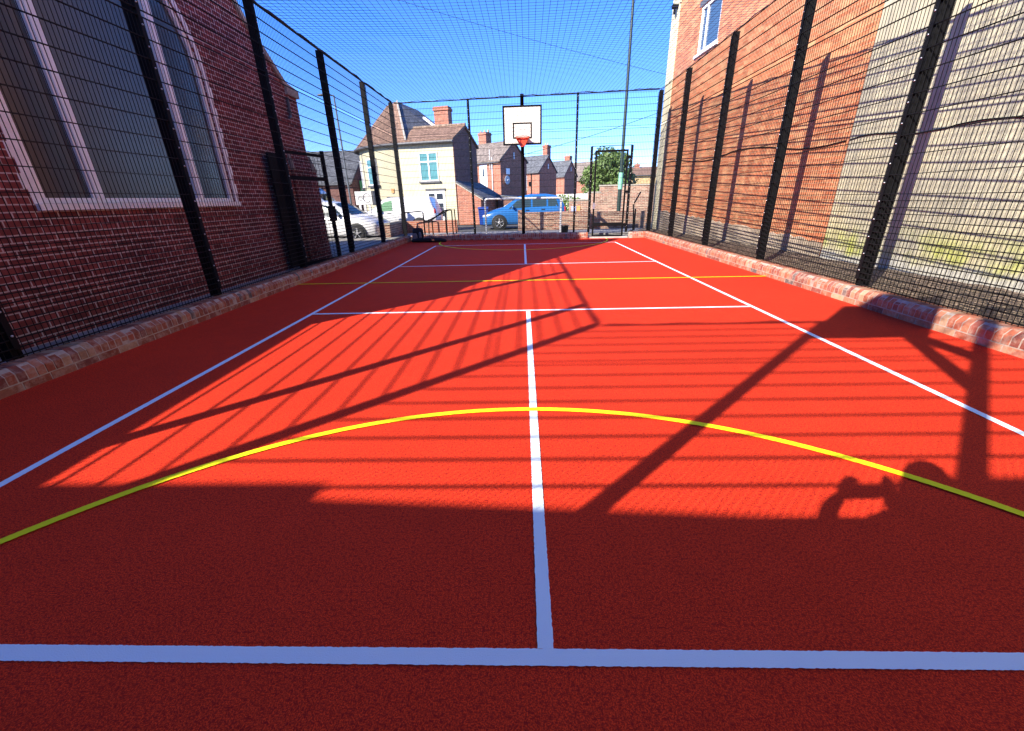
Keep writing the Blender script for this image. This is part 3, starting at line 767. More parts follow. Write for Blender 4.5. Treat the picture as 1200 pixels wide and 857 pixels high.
# terrace wings: lit front, roof sloping to us, dark gable end on the right. local x to the right, y away
def wing(label, x0, y0, L, D, eaves, ridge, wallm, roofm, rz=0, chim=None, extra=None, cat='house', group='brick terrace houses beyond the yard'):
    t = thing('brick_house', label, cat, (x0, y0, 0), rz, group)
    MB().prism([(0, 0), (D, 0), (D, eaves), (D/2, ridge), (0, eaves)], 'x', 0, L).build('wall', M[wallm], t, local=True)
    rf = MB(); k = (ridge-eaves)/(D/2)
    for s in (0, 1):
        a = (-.22, eaves-.22*k) if s == 0 else (D+.22, eaves-.22*k); c = (D/2, ridge)
        rf.prism([(a[0], a[1]+.03), (c[0], c[1]+.03), (c[0], c[1]+.17), (a[0], a[1]+.17)], 'x', -.05, L+.10)
    rf.bar((-.05, D/2, ridge+.17), (L+.1, D/2, ridge+.17), .18, .12, 6)
    ro = rf.build('roof', M[roofm], t, local=True)
    MB().bar((0, -.27, eaves-.22*k-.02), (L, -.27, eaves-.22*k-.02), .12, n=6).build('gutter', M['grey_lead'], t, local=True)
    MB().box(L+.005, L+.04, D/2-.09, D/2+.09, ridge-1.5, ridge-.9).build('vent', M['pvc_white'], t, local=True)
    if chim: chimney(ro, *chim)
    return t, ro

# cream corner building, turned a little
cb = thing('corner_building', 'cream painted building with rounded corner and brown tiled roof', 'building', (-4.10, 26.0, 0), math.atan2(-.225, 1))
# local x positive right; facade runs to local -x; local y away
def cpath():
    pts = [(0, 0), (-3.4, 0)]
    for i in range(1, 15):
        a = math.pi/2*i/14; pts.append((-3.4 - 5.0*math.sin(a), 4.6*(1-math.cos(a))))
    pts += [(-8.4, 7.5), (-1.5, 7.5), (-1.5, 4.3), (0, 4.3)]
    return pts
cpts = cpath()
EV = 4.72
walls = MB(); walls.prism(cpts[:17] + [(-8.4, 4.6), (0, 4.6)] if False else cpts, 'z', 0, EV); wo = walls.build('wall', M['cream'], cb, local=True, fix=True)
# brick gable end of the front wing, 1 cm proud of the cream shell
MB().prism([(.0, 0), (4.3, 0), (4.3, EV), (2.1, 5.62), (0, EV)], 'x', .002, .03).build('gable_end', M['dim_brick'], cb, local=True)
MB().box(-3.2, .0, 2.0, 2.2, EV, 5.60).build('party_wall', M['dim_brick'], cb, local=True)
rf = MB()
rf.prism([(-.25, EV-.10), (2.1, 5.62), (2.1, 5.76), (-.25, EV+.04)], 'x', -3.4, .12)
rf.prism([(4.5, EV-.10), (2.1, 5.62), (2.1, 5.76), (4.5, EV+.04)], 'x', -3.4, .12)
rw = rf.build('wing_roof', M['tile_brown'], cb, local=True)
MB().bar((-3.4, 2.1, 5.78), (.12, 2.1, 5.78), .2, .14, 6).build('ridge_tiles', M['tile_tan'], cb, local=True)
apex = (-6.3, 4.3, 7.55); apex2 = (-5.5, 4.3, 7.75)
hip = MB(); ev = [(p[0]*1.0 - (.22 if i > 1 else 0)*math.sin(min(1, (i-1)/15)*math.pi/2), p[1]-.22, EV-.04) for i, p in enumerate(cpts[:17])]
ev = [(-2.9, -.22, EV-.04)] + ev[1:]
for i in range(len(ev)-1): hip.add([ev[i], apex, ev[i+1]], [(0, 2, 1)])
hip.add([ev[0], apex2, apex], [(0, 1, 2)]); 
hip.add([ev[-1], (-8.6, 7.6, EV), (-5.9, 7.6, 7.6), apex], [(0, 1, 2, 3)])
hip.build('hip_roof', M['tile_brown'], cb, local=True)
sl = MB(); sl.add([(-2.9, -.2, EV+.02), (-1.35, 4.4, EV+.02), (-1.35, 7.6, EV), (-5.5, 7.6, 7.75), apex2], [(0, 1, 2, 3, 4)])  # right slope of the brown roof, its shade put into a grey covering
so_ = sl.build('shade_grey_slope', M['slate'], cb, local=True)
MB().bar((-2.9, -.2, EV+.08), (apex2[0], apex2[1], apex2[2]+.04), .10, .08).build('verge', M['stone'], cb, local=True)
MB().bar((-3.3, 3.6, 6.55), (-2.0, 2.6, 5.75), .14, .10).build('roof_flashing', M['white_masonry'], cb, local=True)
chimney(so_, -2.75, 5.6, 5.9, 7.45, 1.05, .7, 0)
gt = MB(); gt.tube([(p[0], p[1]-.02, EV-.10) for p in ev], .075, 6); gt.tube([(-2.9, -.27, EV-.10), (.1, -.27, EV-.10)], .075, 6); gt.build('gutter', M['grey_lead'], cb, local=True)
window(cb, -2.23, -1.02, 2.55, 4.12, -.02, 'blue_glass')
# ground floor door with fanlight
d = MB().box(-1.92, -.72, -.04, -.002, .1, 1.98).build('door', M['upvc'], cb, local=True)
MB().box(-1.28, -.86, -.05, -.041, .5, 1.28).box(-1.28, -.86, -.05, -.041, 1.5, 1.84).box(-1.8, -1.4, -.05, -.041, 1.5, 1.84).build('pane', M['glass'], d, local=True)
MB().box(-1.98, -.66, -.06, -.002, 2.0, 2.12).build('door_lintel', M['grey_lead'], cb, local=True)
# windows on the rounded corner (each its own part, turned to the curve)
def curve_window(i, z0, z1, half, pane='sky_glass'):
    p, q = Vector(cpts[i]), Vector(cpts[i+1]); mid = (p+q)/2; d = (p-q).normalized(); nrm = Vector((d.y, -d.x)); 
    if nrm.y > 0: nrm = -nrm
    def X(a, o, z): r = mid + d*a + nrm*o; return (r.x, r.y, z)
    def bx(b, a0, a1, o0, o1, za, zb):
        vs = [X(a0,o0,za), X(a1,o0,za), X(a1,o1,za), X(a0,o1,za), X(a0,o0,zb), X(a1,o0,zb), X(a1,o1,zb), X(a0,o1,zb)]
        b.add(vs, [(0,3,2,1),(4,5,6,7),(0,1,5,4),(1,2,6,5),(2,3,7,6),(3,0,4,7)])
    f = MB(); w_ = .07
    bx(f, -half, half, -.02, .06, z0, z0+w_); bx(f, -half, half, -.02, .06, z1-w_, z1); bx(f, -half, -half+w_, -.02, .06, z0+w_, z1-w_); bx(f, half-w_, half, -.02, .06, z0+w_, z1-w_)
    bx(f, -.035, .035, -.02, .055, z0+w_, z1-w_); bx(f, -half+w_, -.036, -.02, .055, z0+(z1-z0)*.66, z0+(z1-z0)*.66+.07); bx(f, .036, half-w_, -.02, .055, z0+(z1-z0)*.66, z0+(z1-z0)*.66+.07)
    o = f.build('window', M['upvc'], cb, local=True, fix=True)
    g_ = MB(); bx(g_, -half+.03, half-.03, -.02, .03, z0+.03, z1-.03); g_.build('pane', M[pane], o, local=True, fix=True)
    s_ = MB(); bx(s_, -half-.1, half+.1, -.02, .14, z0-.12, z0-.003); s_.build('sill', M['grey_lead'], o, local=True, fix=True)
curve_window(5, 2.45, 4.0, .55, 'blue_glass'); curve_window(9, 2.35, 4.0, .45, 'glass')
for (i, z) in ((3, 1.55), (5, 1.45), (10, 2.0)):
    p = Vector(cpts[i]); MB().box(p.x-.2, p.x+.2, p.y-.12, p.y+.05, z, z+.17).build('name_plate', M['grey_lead'], cb, local=True)
MB().box(-4.35, -4.17, .0, .12, 1.95, 2.2).build('alarm_box', M['orange_notice'], cb, local=True)
# lean-to against the gable end
lt = MB().prism([(.034, 0), (1.55, 0), (1.55, 1.52), (.034, 2.40)], 'y', .05, 4.6); lt.build('lean_to', M['house_brick'], cb, local=True)
MB().prism([(.034, 2.42), (1.72, 1.44), (1.72, 1.54), (.034, 2.52)], 'y', -.04, 4.8).build('lean_to_roof', M['slate'], cb, local=True)
MB().prism([(.034, 2.36), (1.70, 1.39), (1.70, 1.44), (.034, 2.42)], 'y', -.06, .045).build('lean_to_verge', M['stone'], cb, local=True)
lo = MB().box(1.75, 3.9, 3.2, 5.4, 0, 1.35); lo.build('store', M['dim_brick'], cb, local=True)
MB().prism([(1.70, 1.62), (4.0, 1.36), (4.0, 1.44), (1.70, 1.70)], 'y', 3.0, 5.6).build('store_roof', M['slate'], cb, local=True)

# terrace wings
RT = R(-35); 
def corner(px, py, L): return px - L*math.cos(RT), py - L*math.sin(RT)
t2, ro2 = wing('terrace house with white door panel, white satellite dish and tan roof, beside the cream building', *corner(-2.2, 44, 5.2), 5.2, 4.6, 5.0, 6.7, 'house_brick', 'slate_brown', RT, (.55, 3.4, 5.4, 8.1, 1.05, .9, 3))
MB().box(2.5, 3.5, -.05, -.002, 2.0, 4.72).build('door', M['upvc'], t2, local=True); MB().box(2.88, 3.12, -.06, -.051, 3.6, 4.3).build('door_light', M['glass'], t2, local=True)
MB().bar((4.2, -.08, 1.5), (4.2, -.08, 5.3), .1, n=8).bar((3.95, -.1, 4.2), (3.95, -.1, 6.0), .08, n=6).build('downpipe', M['pvc_white'], t2, local=True)
MB().lathe([(.0001, .02), (.25, .06), (.42, .16), (.42, .18), (.25, .08), (.0001, .04)], (5.26, .8, 3.2), 'x', 16).bar((5.21, .8, 3.0), (5.7, .6, 3.25), .05).build('satellite_dish', M['pvc_white'], t2, local=True)
MB().box(5.202, 5.24, .9, 1.5, 3.75, 4.3).build('window', M['upvc'], t2, local=True)
t3, ro3 = wing('second terrace house with grey slate roof behind the backboard post', *corner(2.25, 59, 4.2), 4.2, 4.4, 4.75, 6.6, 'house_brick', 'slate', RT, (3.7, 2.6, 6.0, 8.0, .7, .9, 2))
MB().box(1.5, 2.2, -.04, -.002, 2.4, 4.3).build('window', M['upvc'], t3, local=True); MB().bar((2.95, -.1, 0), (2.95, -.1, 4.7), .1, n=6).build('downpipe', M['black'], t3, local=True)
MB().box(2.55, 2.9, -.16, -.002, 3.0, 3.5).build('wall_lamp', M['black'], t3, local=True)
t4, ro4 = wing('third terrace house, small with grey slate roof, between house and tree', *corner(7.0, 74, 4.2), 4.2, 4.4, 4.8, 7.0, 'house_brick', 'slate', RT, (3.4, 2.6, 6.2, 7.9, .95, .9, 2))
t5, ro5 = wing('fourth terrace house with pale slate roof partly behind the tree', *corner(13.6, 94, 5.5), 5.5, 6.0, 4.9, 8.2, 'house_brick', 'slate_brown', RT)
t6, ro6 = wing('buff brick house with low brown roof far right beyond the tree', 15.0, 60, 6, 6.0, 4.0, 4.9, 'buff_brick', 'tile_brown', 0, (1.1, 3, 4.0, 5.5, .6, .6, 1))
# grey shops in the street at the left
s1, rs1 = wing('grey slate roofed shop far left behind the church corner', -23.0, 34, 9.5, 7, 2.95, 5.3, 'dim_brick', 'slate', 0, None, cat='shop', group='shops along the street')
s2, rs2 = wing('dark slate roofed shop with a chimney and green banner beside the cream building', -13.4, 36, 3.6, 6.5, 3.1, 4.9, 'dim_brick', 'slate', 0, (-.6, 3.0, 3.6, 5.4, .9, .7, 1), cat='shop', group='shops along the street')
MB().box(.1, 1.6, -.05, -.002, .9, 2.3).build('shop_window', M['glass'], s2, local=True); MB().box(0, 3.4, -.12, -.002, 2.35, 2.8).build('fascia', M['grey_lead'], s2, local=True)
MB().box(.0, .36, -.6, -.55, 2.1, 3.1).build('banner', M['green_banner'], s2, local=True)

# ------------------------------------------------------------------ walls beyond the far fence
def gwall(name, label, pts, th, mat, cop=None, group='garden walls beyond the far fence'):
    """pts: list of (x0, x1, y, height) runs"""
    t = thing(name, label, 'wall', (pts[0][0], pts[0][2], 0), 0, group)
    b = MB()
    for (x0, x1, y, h) in pts: b.box(x0, x1, y, y+th, -.03, h)
    b.build('brickwork', M[mat], t)
    if cop:
        c = MB()
        for (x0, x1, y, h) in pts: c.box(x0-.03, x1+.03, y-.03, y+th+.03, h+.001, h+.07)
        c.build('coping', M[cop], t)
    return t
gwall('garden_wall', 'low weathered brick garden wall in front of the blue car', [(-.26, .0, 18.0, .96), (.002, 2.9, 18.02, .86), (1.30, 1.55, 17.93, .87)], .22, 'garden_brick')
gwall('garden_wall', 'low rough brick wall seen through the far gate', [(2.95, 5.4, 18.4, .80)], .25, 'garden_brick')
gwall('garden_wall', 'taller stepped brick wall behind the gate under the tree', [(2.6, 3.66, 23.9, 1.25), (3.662, 4.3, 24.0, 1.62), (4.302, 7.4, 24.0, 1.95)], .25, 'garden_brick', 'stone')
gwall('garden_wall', 'low orange brick wall in front of the small white van', [(-5.25, -2.95, 18.0, .62)], .22, 'house_brick')
sw = thing('garden_wall', 'low shaded brick wall running back from the court corner beside the white hatchback', 'wall', (-5.35, 15.8, 0), 0, 'garden walls beyond the far fence')
MB().box(-5.48, -5.255, 15.75, 18.2, -.03, .60).build('brickwork', M['garden_brick'], sw); MB().box(-5.52, -5.23, 15.72, 18.24, .601, .66).build('coping', M['stone'], sw)
gwall('garden_wall', 'white painted wall beyond the hedge left of the tree', [(2.2, 4.6, 28.0, 1.62)], .2, 'white_masonry')
nb = thing('wall_notice', 'small pale blue and orange notice on a brick pier left of the gate', 'notice', (2.55, 21.0, 0))
MB().box(2.30, 2.95, 21.0, 21.3, -.03, 1.12).build('pier', M['garden_brick'], nb); MB().box(2.38, 2.62, 20.97, 20.998, .66, 1.0).build('notice_board', M['blue_notice'], nb); MB().box(2.64, 2.82, 20.97, 20.998, .6, 1.02).build('lower_notice', M['orange_notice'], nb)

# tub, bin
tb = thing('plastic_tub', 'small black plastic tub on the pavement by the white pipe rail', 'tub', (1.58, 15.9, .13))
MB().lathe([(.0001, 0), (.12, 0), (.15, .26), (.165, .26), (.165, .29), (.145, .29), (.115, .03), (.0001, .03)], (1.58, 15.9, .13), 'z', 16).build('tub', M['plastic_black'], tb)
MB().tube([(1.58+.16*math.cos(a*math.pi/8), 15.9-.02, .40+.07*math.sin(a*math.pi/8)) for a in range(9)], .006, 6).build('handle', M['clip'], tb)
bb = thing('wheelie_bin', 'blue wheelie bin standing left of the blue car', 'bin', (-2.35, 22.6, 0))
x0 = MB(); x0.add([(-2.57, 22.4, .06), (-2.13, 22.4, .06), (-2.13, 22.8, .06), (-2.57, 22.8, .06), (-2.63, 22.33, .92), (-2.07, 22.33, .92), (-2.07, 22.9, .92), (-2.63, 22.9, .92)], [(0,3,2,1),(4,5,6,7),(0,1,5,4),(1,2,6,5),(2,3,7,6),(3,0,4,7)]); x0.build('bin_body', M['plastic_blue'], bb)
MB().prism([(22.28, .925), (22.95, .925), (22.95, 1.0), (22.6, 1.03), (22.3, .97)], 'x', -2.65, -2.05).build('lid', M['plastic_blue'], bb)
for x in (-2.6, -2.1): MB().lathe([(.0001, -.03), (.09, -.03), (.1, 0), (.09, .03), (.0001, .03)], (x, 22.85, .1), 'x', 14).build('wheel', M['tyre'], bb)

bb.location = (-2.36, 24.7, 0)

# white galvanised hoop rail and handrails
gr = thing('guard_rail', 'white galvanised pipe frame standing before the blue car', 'guard rail', (0, 15.75, .13))
pts = [(-1.48, 15.75, .13), (-1.48, 15.75, 1.36), (-1.455, 15.75, 1.42), (-1.40, 15.75, 1.44), (1.32, 15.75, 1.42), (1.37, 15.75, 1.40), (1.40, 15.75, 1.34), (1.40, 15.75, .13)]
MB().tube(pts, .038, 10).build('pipe_frame', M['galv'], gr)
for x in (-1.48, 1.40): MB().box(x-.07, x+.07, 15.68, 15.82, .131, .142).build('base_plate', M['galv'], gr)
def handrail(label, pts_, legs, r=.025):
    t = thing('handrail', label, 'handrail', (pts_[0][0], pts_[0][1], .13), 0, 'black handrails beyond the far fence')
    MB().tube(pts_, r, 8).build('rail', M['black'], t)
    for (p, q) in legs: MB().tube([p, q], r, 8).build('leg', M['black'], t)
handrail('black sloping handrail beside the backpack corner', [(-3.96, 16.0, .13), (-3.94, 16.0, .66), (-3.90, 16.0, .70), (-3.70, 16.0, .71), (-3.60, 16.0, .75), (-3.15, 16.0, 1.04), (-3.08, 16.0, 1.07), (-2.86, 16.0, 1.09), (-2.82, 16.0, 1.05), (-2.82, 16.0, .13)], [((-3.62, 16.0, .13), (-3.62, 16.0, .73)), ((-3.06, 16.0, .13), (-3.06, 16.0, 1.06))])
handrail('black sloping handrail parallel behind the backpack corner rail', [(-4.05, 17.2, .13), (-4.02, 17.2, .70), (-3.9, 17.2, .72), (-3.15, 17.2, 1.05), (-2.9, 17.2, 1.08), (-2.88, 17.2, .13)], [((-3.3, 17.2, .13), (-3.3, 17.2, .97))])
handrail('short level black rail in front of the white van', [(-5.25, 17.5, .13), (-5.22, 17.5, .95), (-5.1, 17.5, .98), (-4.4, 17.5, 1.03), (-4.3, 17.5, 1.0), (-4.28, 17.5, .13)], [])
handrail('black curved handrail just right of the far gate', [(4.05, 15.9, .13), (4.22, 15.95, .16), (4.26, 16.0, .25), (4.26, 16.2, 1.10), (4.30, 16.25, 1.18), (4.75, 17.2, 1.55)], [((4.42, 16.5, .13), (4.42, 16.5, .95))], .03)

# ------------------------------------------------------------------ bags on the court
bp = thing('backpack', 'black and grey backpack leaning in the far left corner of the court', 'backpack', (-3.98, 14.98, 0))
def blob(c, r, sq=.6, seed=0, nu=18, nv=12):
    """rounded-box blob with lumpy cloth surface"""
    b = MB(); r4 = random.Random(seed); v = []; f = []
    for i in range(nv+1):
        ph = math.pi*i/nv
        for k in range(nu):
            t = 2*math.pi*k/nu
            def sp(x): return math.copysign(abs(x)**sq, x)
            j = 1 + r4.uniform(-.035, .035)
            v.append((c[0]+r[0]*sp(math.sin(ph))*sp(math.cos(t))*j, c[1]+r[1]*sp(math.sin(ph))*sp(math.sin(t))*j, c[2]+r[2]*sp(math.cos(ph))*j))
    for i in range(nv):
        for k in range(nu): f.append((i*nu+k, (i+1)*nu+k, (i+1)*nu+(k+1) % nu, i*nu+(k+1) % nu))
    return b.add(v, f, None, True)
blob((-3.98, 15.0, .26), (.20, .13, .25), .55, 1).build('bag_body', M['fabric_black'], bp)
blob((-4.08, 14.90, .18), (.10, .08, .15), .55, 2).build('front_pocket', M['fabric_grey'], bp)
blob((-3.88, 14.90, .20), (.055, .07, .17), .6, 3).build('side_pocket', M['fabric_grey'], bp)
MB().tube([(-4.0, 14.96, .50), (-4.0, 14.94, .56), (-3.95, 14.94, .58), (-3.9, 14.95, .55), (-3.9, 14.96, .5)], .012, 6).build('grab_loop', M['fabric_black'], bp)
MB().tube([(-3.84, 14.9, .46), (-3.78, 14.86, .36), (-3.78, 14.86, .2), (-3.84, 14.9, .08)], .02, 6).build('strap', M['fabric_black'], bp)
kb = thing('kit_bag', 'long flat black kit bag lying at the far kerb beside the backpack', 'bag', (-3.65, 14.72, 0))
MB().tube([(-4.22, 14.86, .05), (-4.15, 14.86, .07), (-3.9, 14.83, .085), (-3.5, 14.80, .085), (-3.1, 14.78, .075), (-2.95, 14.77, .06), (-2.88, 14.77, .04)], [.03, .065, .082, .085, .075, .06, .02], 12).build('bag_body', M['fabric_black'], kb)
MB().tube([(-3.75, 14.78, .14), (-3.68, 14.70, .17), (-3.48, 14.70, .17), (-3.42, 14.76, .14)], .014, 6).build('handle', M['fabric_grey'], kb)
MB().box(-3.42, -3.34, 14.70, 14.712, .06, .12).build('tag', M['orange_notice'], kb)

# ------------------------------------------------------------------ vehicles
def vehicle(name, label, cat, loc, rz, L, W, prof, glass_side, wheels, paintm, wheel_r=.32, group=None, glassm='car_glass', screen=None, van=False, nose_lamps=True):
    """prof rows: (s, belt z, top z, roof half-width factor). s from the nose (0) to the tail (L); nose towards local -x"""
    t = thing(name, label, cat, loc, rz, group)
    hwid = W/2
    def row(s):
        for i in range(len(prof)-1):
            a, b_ = prof[i], prof[i+1]
            if a[0] <= s <= b_[0]:
                k = (s-a[0])/(b_[0]-a[0]); return [a[j]+(b_[j]-a[j])*k for j in range(4)]
        return list(prof[-1])
    def taper(s):
        e = min(s, L-s); return 1 - .16*max(0, 1-e/.55)**2
    def ring(s):
        _, belt, top, fr_ = row(s); wd = hwid*taper(s); wr = wd*fr_
        half = [(0, .20), (wd*.86, .20), (wd*.95, .25), (wd, .42), (wd, (belt+.42)/2), (wd*.985, belt), (wd*.97-(wd*.97-wr)*.04, belt+.02), (wr+.02, top-.07), (wr*.90, top-.015), (wr*.5, top+.012), (0, top+.018)]
        return half
    body = MB(); st = []
    S = sorted(set([p[0] for p in prof] + [i*L/26 for i in range(27)]))
    v = []; per = None
    for s in S:
        h = ring(s); full = h + [(-y, z) for (y, z) in h[-2:0:-1]]; per = len(full)
        v += [(s - L/2, y, z) for (y, z) in full]
    f = []
    for i in range(len(S)-1):
        for k in range(per): f.append((i*per+k, i*per+(k+1) % per, (i+1)*per+(k+1) % per, (i+1)*per+k))
    f += [list(range(per))[::-1], list(range((len(S)-1)*per, len(S)*per))]
    body.add(v, f, None, True)
    bo = body.build('body', M[paintm], t, local=True, fix=True)
    def side(s, k, sg, off=.008):
        h = ring(s); a, c = h[6], h[7]; y = a[0]+(c[0]-a[0])*k; z = a[1]+(c[1]-a[1])*k
        return (s-L/2, sg*(y+off), z)
    for sg in (-1, 1):
        for (q) in glass_side:                       # each q: polygon in (s, k)
            g_ = MB(); pts = [side(s, k, sg) for (s, k) in q]; pin = [(p[0], p[1]-sg*.02, p[2]) for p in pts]
            n = len(pts); g_.add(pts+pin, [list(range(n)), list(range(n, 2*n))[::-1]] + [(i, (i+1) % n, n+(i+1) % n, n+i) for i in range(n)])
            g_.build('side_window', M[glassm], t, local=True, fix=True)
    if screen:
        for (sa, sb, nm) in screen:
            g_ = MB(); vs = []
            for s in (sa, (sa+sb)/2, sb):
                h = ring(s)
                for kx in (-1, -.5, 0, .5, 1):
                    y = h[8][0]*kx*.98; z = h[9][1] if abs(kx) < .9 else h[8][1]; vs.append((s-L/2, y, z+.014))
            fs = [(r*5+k, r*5+k+1, (r+1)*5+k+1, (r+1)*5+k) for r in range(2) for k in range(4)]
            g_.add(vs, fs); g_.build(nm, M[glassm], t, local=True)
    for s in wheels:
        for sg in (-1, 1):
            ar = MB(); ar.lathe([(.0001, 0), (wheel_r+.075, 0), (wheel_r+.075, .012), (wheel_r+.05, .016), (.0001, .016)] if sg > 0 else [(.0001, -.016), (wheel_r+.05, -.016), (wheel_r+.075, -.012), (wheel_r+.075, 0), (.0001, 0)], (s-L/2, sg*(hwid*taper(s)-.006), wheel_r), 'y', 28)
            ar.build('wheel_arch', M['plastic_black'], t, local=True)
            cy = sg*(hwid*taper(s)-.07)
            ty = MB(); ty.lathe([(wheel_r*.66, -.1), (wheel_r*.95, -.1), (wheel_r, -.07), (wheel_r, .07), (wheel_r*.95, .1), (wheel_r*.66, .1)], (s-L/2, cy, wheel_r), 'y', 28)
            wo_ = ty.build('wheel', M['tyre'], t, local=True)
            ri = MB(); o_ = sg*.092; ri.lathe([(wheel_r*.66, o_*.98), (wheel_r*.60, o_*.8)], (s-L/2, cy, wheel_r), 'y', 28)
            for a in range(5):
                an = a*2*math.pi/5 + .3; c_, s_ = math.cos(an), math.sin(an)
                ri.bar((s-L/2, cy+o_*.9, wheel_r), (s-L/2+c_*wheel_r*.64, cy+o_*.95, wheel_r+s_*wheel_r*.64), .075, .03)
            ri.lathe([(.0001, o_*1.04), (.06, o_*1.02), (.07, o_*.85)], (s-L/2, cy, wheel_r), 'y', 12)
            ri.build('rim', M['alloy'], wo_, local=True)
    r1 = row(.05); 
    if nose_lamps:
        for sg in (-1, 1):
            h = ring(.10); hl = MB(); yy = h[5][0]
            hl.ell((.14-L/2, sg*yy*.86, h[5][1]-.03), (.17, .12, .085), 12, 8); hl.build('headlight', M['lamp_glass'], t, local=True)
            h = ring(L-.08); tl_ = MB().ell((L/2-.08, sg*h[5][0]*.9, h[5][1]-.05), (.08, .09, .17), 10, 8); tl_.build('tail_light', M['red_lamp'], t, local=True)
    MB().box(-L/2-.012, -L/2+.05, -.35, .35, .32, .50).build('grille', M['plastic_black'], t, local=True)
    MB().box(-L/2-.018, -L/2-.006, -.26, .26, .42, .53).build('number_plate', M['white_board'], t, local=True)
    for sg in (-1, 1):
        s = glass_side[0][0][0]+.22; p = side(s, .05, sg); mi = MB().ell((p[0], p[1]+sg*.11, p[2]+.06), (.06, .10, .075), 10, 8); mi.bar((p[0], p[1]-.0, p[2]+.03), (p[0], p[1]+sg*.1, p[2]+.05), .03); mi.build('wing_mirror', M[paintm], t, local=True)
        for q in glass_side[:2]:
            s = q[-2][0]-.18; h = ring(s); MB().bar((s-L/2-.09, sg*(h[5][0]+.012), h[5][1]-.08), (s-L/2+.09, sg*(h[5][0]+.012), h[5][1]-.08), .03).build('door_handle', M['plastic_black'] if paintm != 'white_car' else M['grey_lead'], t, local=True)
    return t
mpv = [(0, .58, .64, .86), (.10, .66, .76, .88), (.55, .80, .92, .88), (1.02, .90, 1.03, .88), (1.35, .93, 1.24, .80), (1.80, .95, 1.50, .74), (2.4, .97, 1.61, .74), (3.2, .99, 1.61, .74), (3.75, 1.00, 1.52, .74), (4.05, .97, 1.22, .80), (4.20, .80, .92, .86)]
mpv_glass = [[(1.30, .06), (1.72, .86), (2.42, .94), (2.42, .06)], [(2.50, .06), (2.50, .94), (3.20, .94), (3.20, .06)], [(3.28, .06), (3.28, .92), (3.68, .86), (3.80, .06)]]
vehicle('parked_car', 'metallic blue people carrier parked behind the brick garden wall', 'car', (.02, 21.75, 0), R(1.5), 4.2, 1.78, mpv, mpv_glass, (.82, 3.42), 'blue_car', .32, screen=[(1.06, 1.76, 'windscreen'), (3.78, 4.03, 'rear_window')])
hatch = [(0, .55, .60, .86), (.10, .63, .74, .88), (.5, .78, .90, .88), (.95, .86, .98, .88), (1.30, .90, 1.20, .80), (1.72, .92, 1.44, .74), (2.3, .93, 1.52, .74), (3.0, .95, 1.50, .74), (3.5, .96, 1.36, .76), (3.8, .94, 1.10, .82), (3.9, .78, .88, .86)]
hatch_glass = [[(1.25, .06), (1.66, .86), (2.32, .94), (2.32, .06)], [(2.40, .06), (2.40, .94), (3.0, .92), (3.22, .06)]]
vehicle('parked_car', 'white hatchback parked in the street beyond the church corner', 'car', (-7.62, 16.75, 0), math.pi + R(-8), 3.9, 1.7, hatch, hatch_glass, (.75, 3.05), 'white_car', .31, screen=[(1.0, 1.68, 'windscreen'), (3.52, 3.78, 'rear_window')])
vanp = [(0, .60, .66, .88), (.10, .70, .80, .90), (.5, .84, .96, .90), (.95, .90, 1.02, .90), (1.35, .94, 1.30, .86), (1.65, .96, 1.52, .86), (1.95, .98, 1.62, .86), (3.0, .98, 1.64, .88), (3.98, .98, 1.63, .90), (4.04, .98, 1.58, .92), (4.24, .98, 1.06, .96)]
vehicle('parked_van', 'small white panel van parked in front of the cream building', 'van', (-6.45, 21.3, 0), R(-2), 4.3, 1.75, vanp + [(4.3, .8, .9, .96)], [[(1.30, .06), (1.72, .86), (2.15, .90), (2.15, .06)]], (.8, 3.45), 'white_car', .31, glassm='green_glass', screen=[(1.0, 1.6, 'windscreen')])
tall = [(0, .9, .98, .88), (.12, 1.0, 1.12, .9), (.7, 1.12, 1.28, .9), (1.3, 1.2, 1.95, .86), (1.7, 1.22, 2.25, .86), (2.2, 1.22, 2.36, .88), (4.6, 1.22, 2.36, .88), (4.9, 1.2, 2.25, .9), (5.0, 1.0, 1.3, .9)]
vehicle('parked_van', 'tall white delivery van standing behind the church corner', 'van', (-12.0, 22.6, 0), math.pi + R(2), 5.0, 1.95, tall, [[(1.2, .08), (1.62, .60), (2.2, .66), (2.2, .08)]], (.95, 4.0), 'white_car', .34, screen=[(.85, 1.6, 'windscreen')])

# ------------------------------------------------------------------ sign, lamp posts, cables
sb = thing('sign_board', 'white sign board with grey ring emblem on three white posts', 'sign', (-7.2, 19.0, 0))
MB().box(-7.66, -6.90, 18.97, 19.0, 1.33, 1.90).build('board', M['white_board'], sb)
em = MB()
em.tube([(-7.14+.16*math.cos(a*math.pi/14), 18.965, 1.62+.19*math.sin(a*math.pi/14)) for a in range(2, 26)], .012, 5)
em.tube([(-7.44+.10*math.cos(a*math.pi/8), 18.965, 1.60+.07*math.sin(a*math.pi/8)) for a in range(1, 15)], .012, 5)
em.tube([(-7.26+.06*math.cos(a*math.pi/8), 18.965, 1.60+.07*math.sin(a*math.pi/8)) for a in range(1, 15)], .012, 5)
em.build('emblem', M['grey_print'], sb)
MB().box(-6.90, -6.83, 18.99, 19.3, 1.30, 1.92).build('side_panel', M['grey_lead'], sb)
for x in (-7.50, -7.28, -7.06): MB().box(x-.05, x+.05, 18.98, 19.04, .0, 1.328).build('leg', M['white_board'], sb)
fl = thing('floodlight_column', 'tall dark green lighting column with pale green sleeve behind the gate', 'lamp post', (4.52, 20.0, 0))
MB().bar((4.52, 20, 0), (4.52, 20, 2.05), .19, n=12, smooth=True).build('base_column', M['dkgreen'], fl)
MB().bar((4.52, 20, 2.05), (4.52, 20, 10.5), .15, n=12, smooth=True, r1=.10).build('shaft', M['dkgreen'], fl)
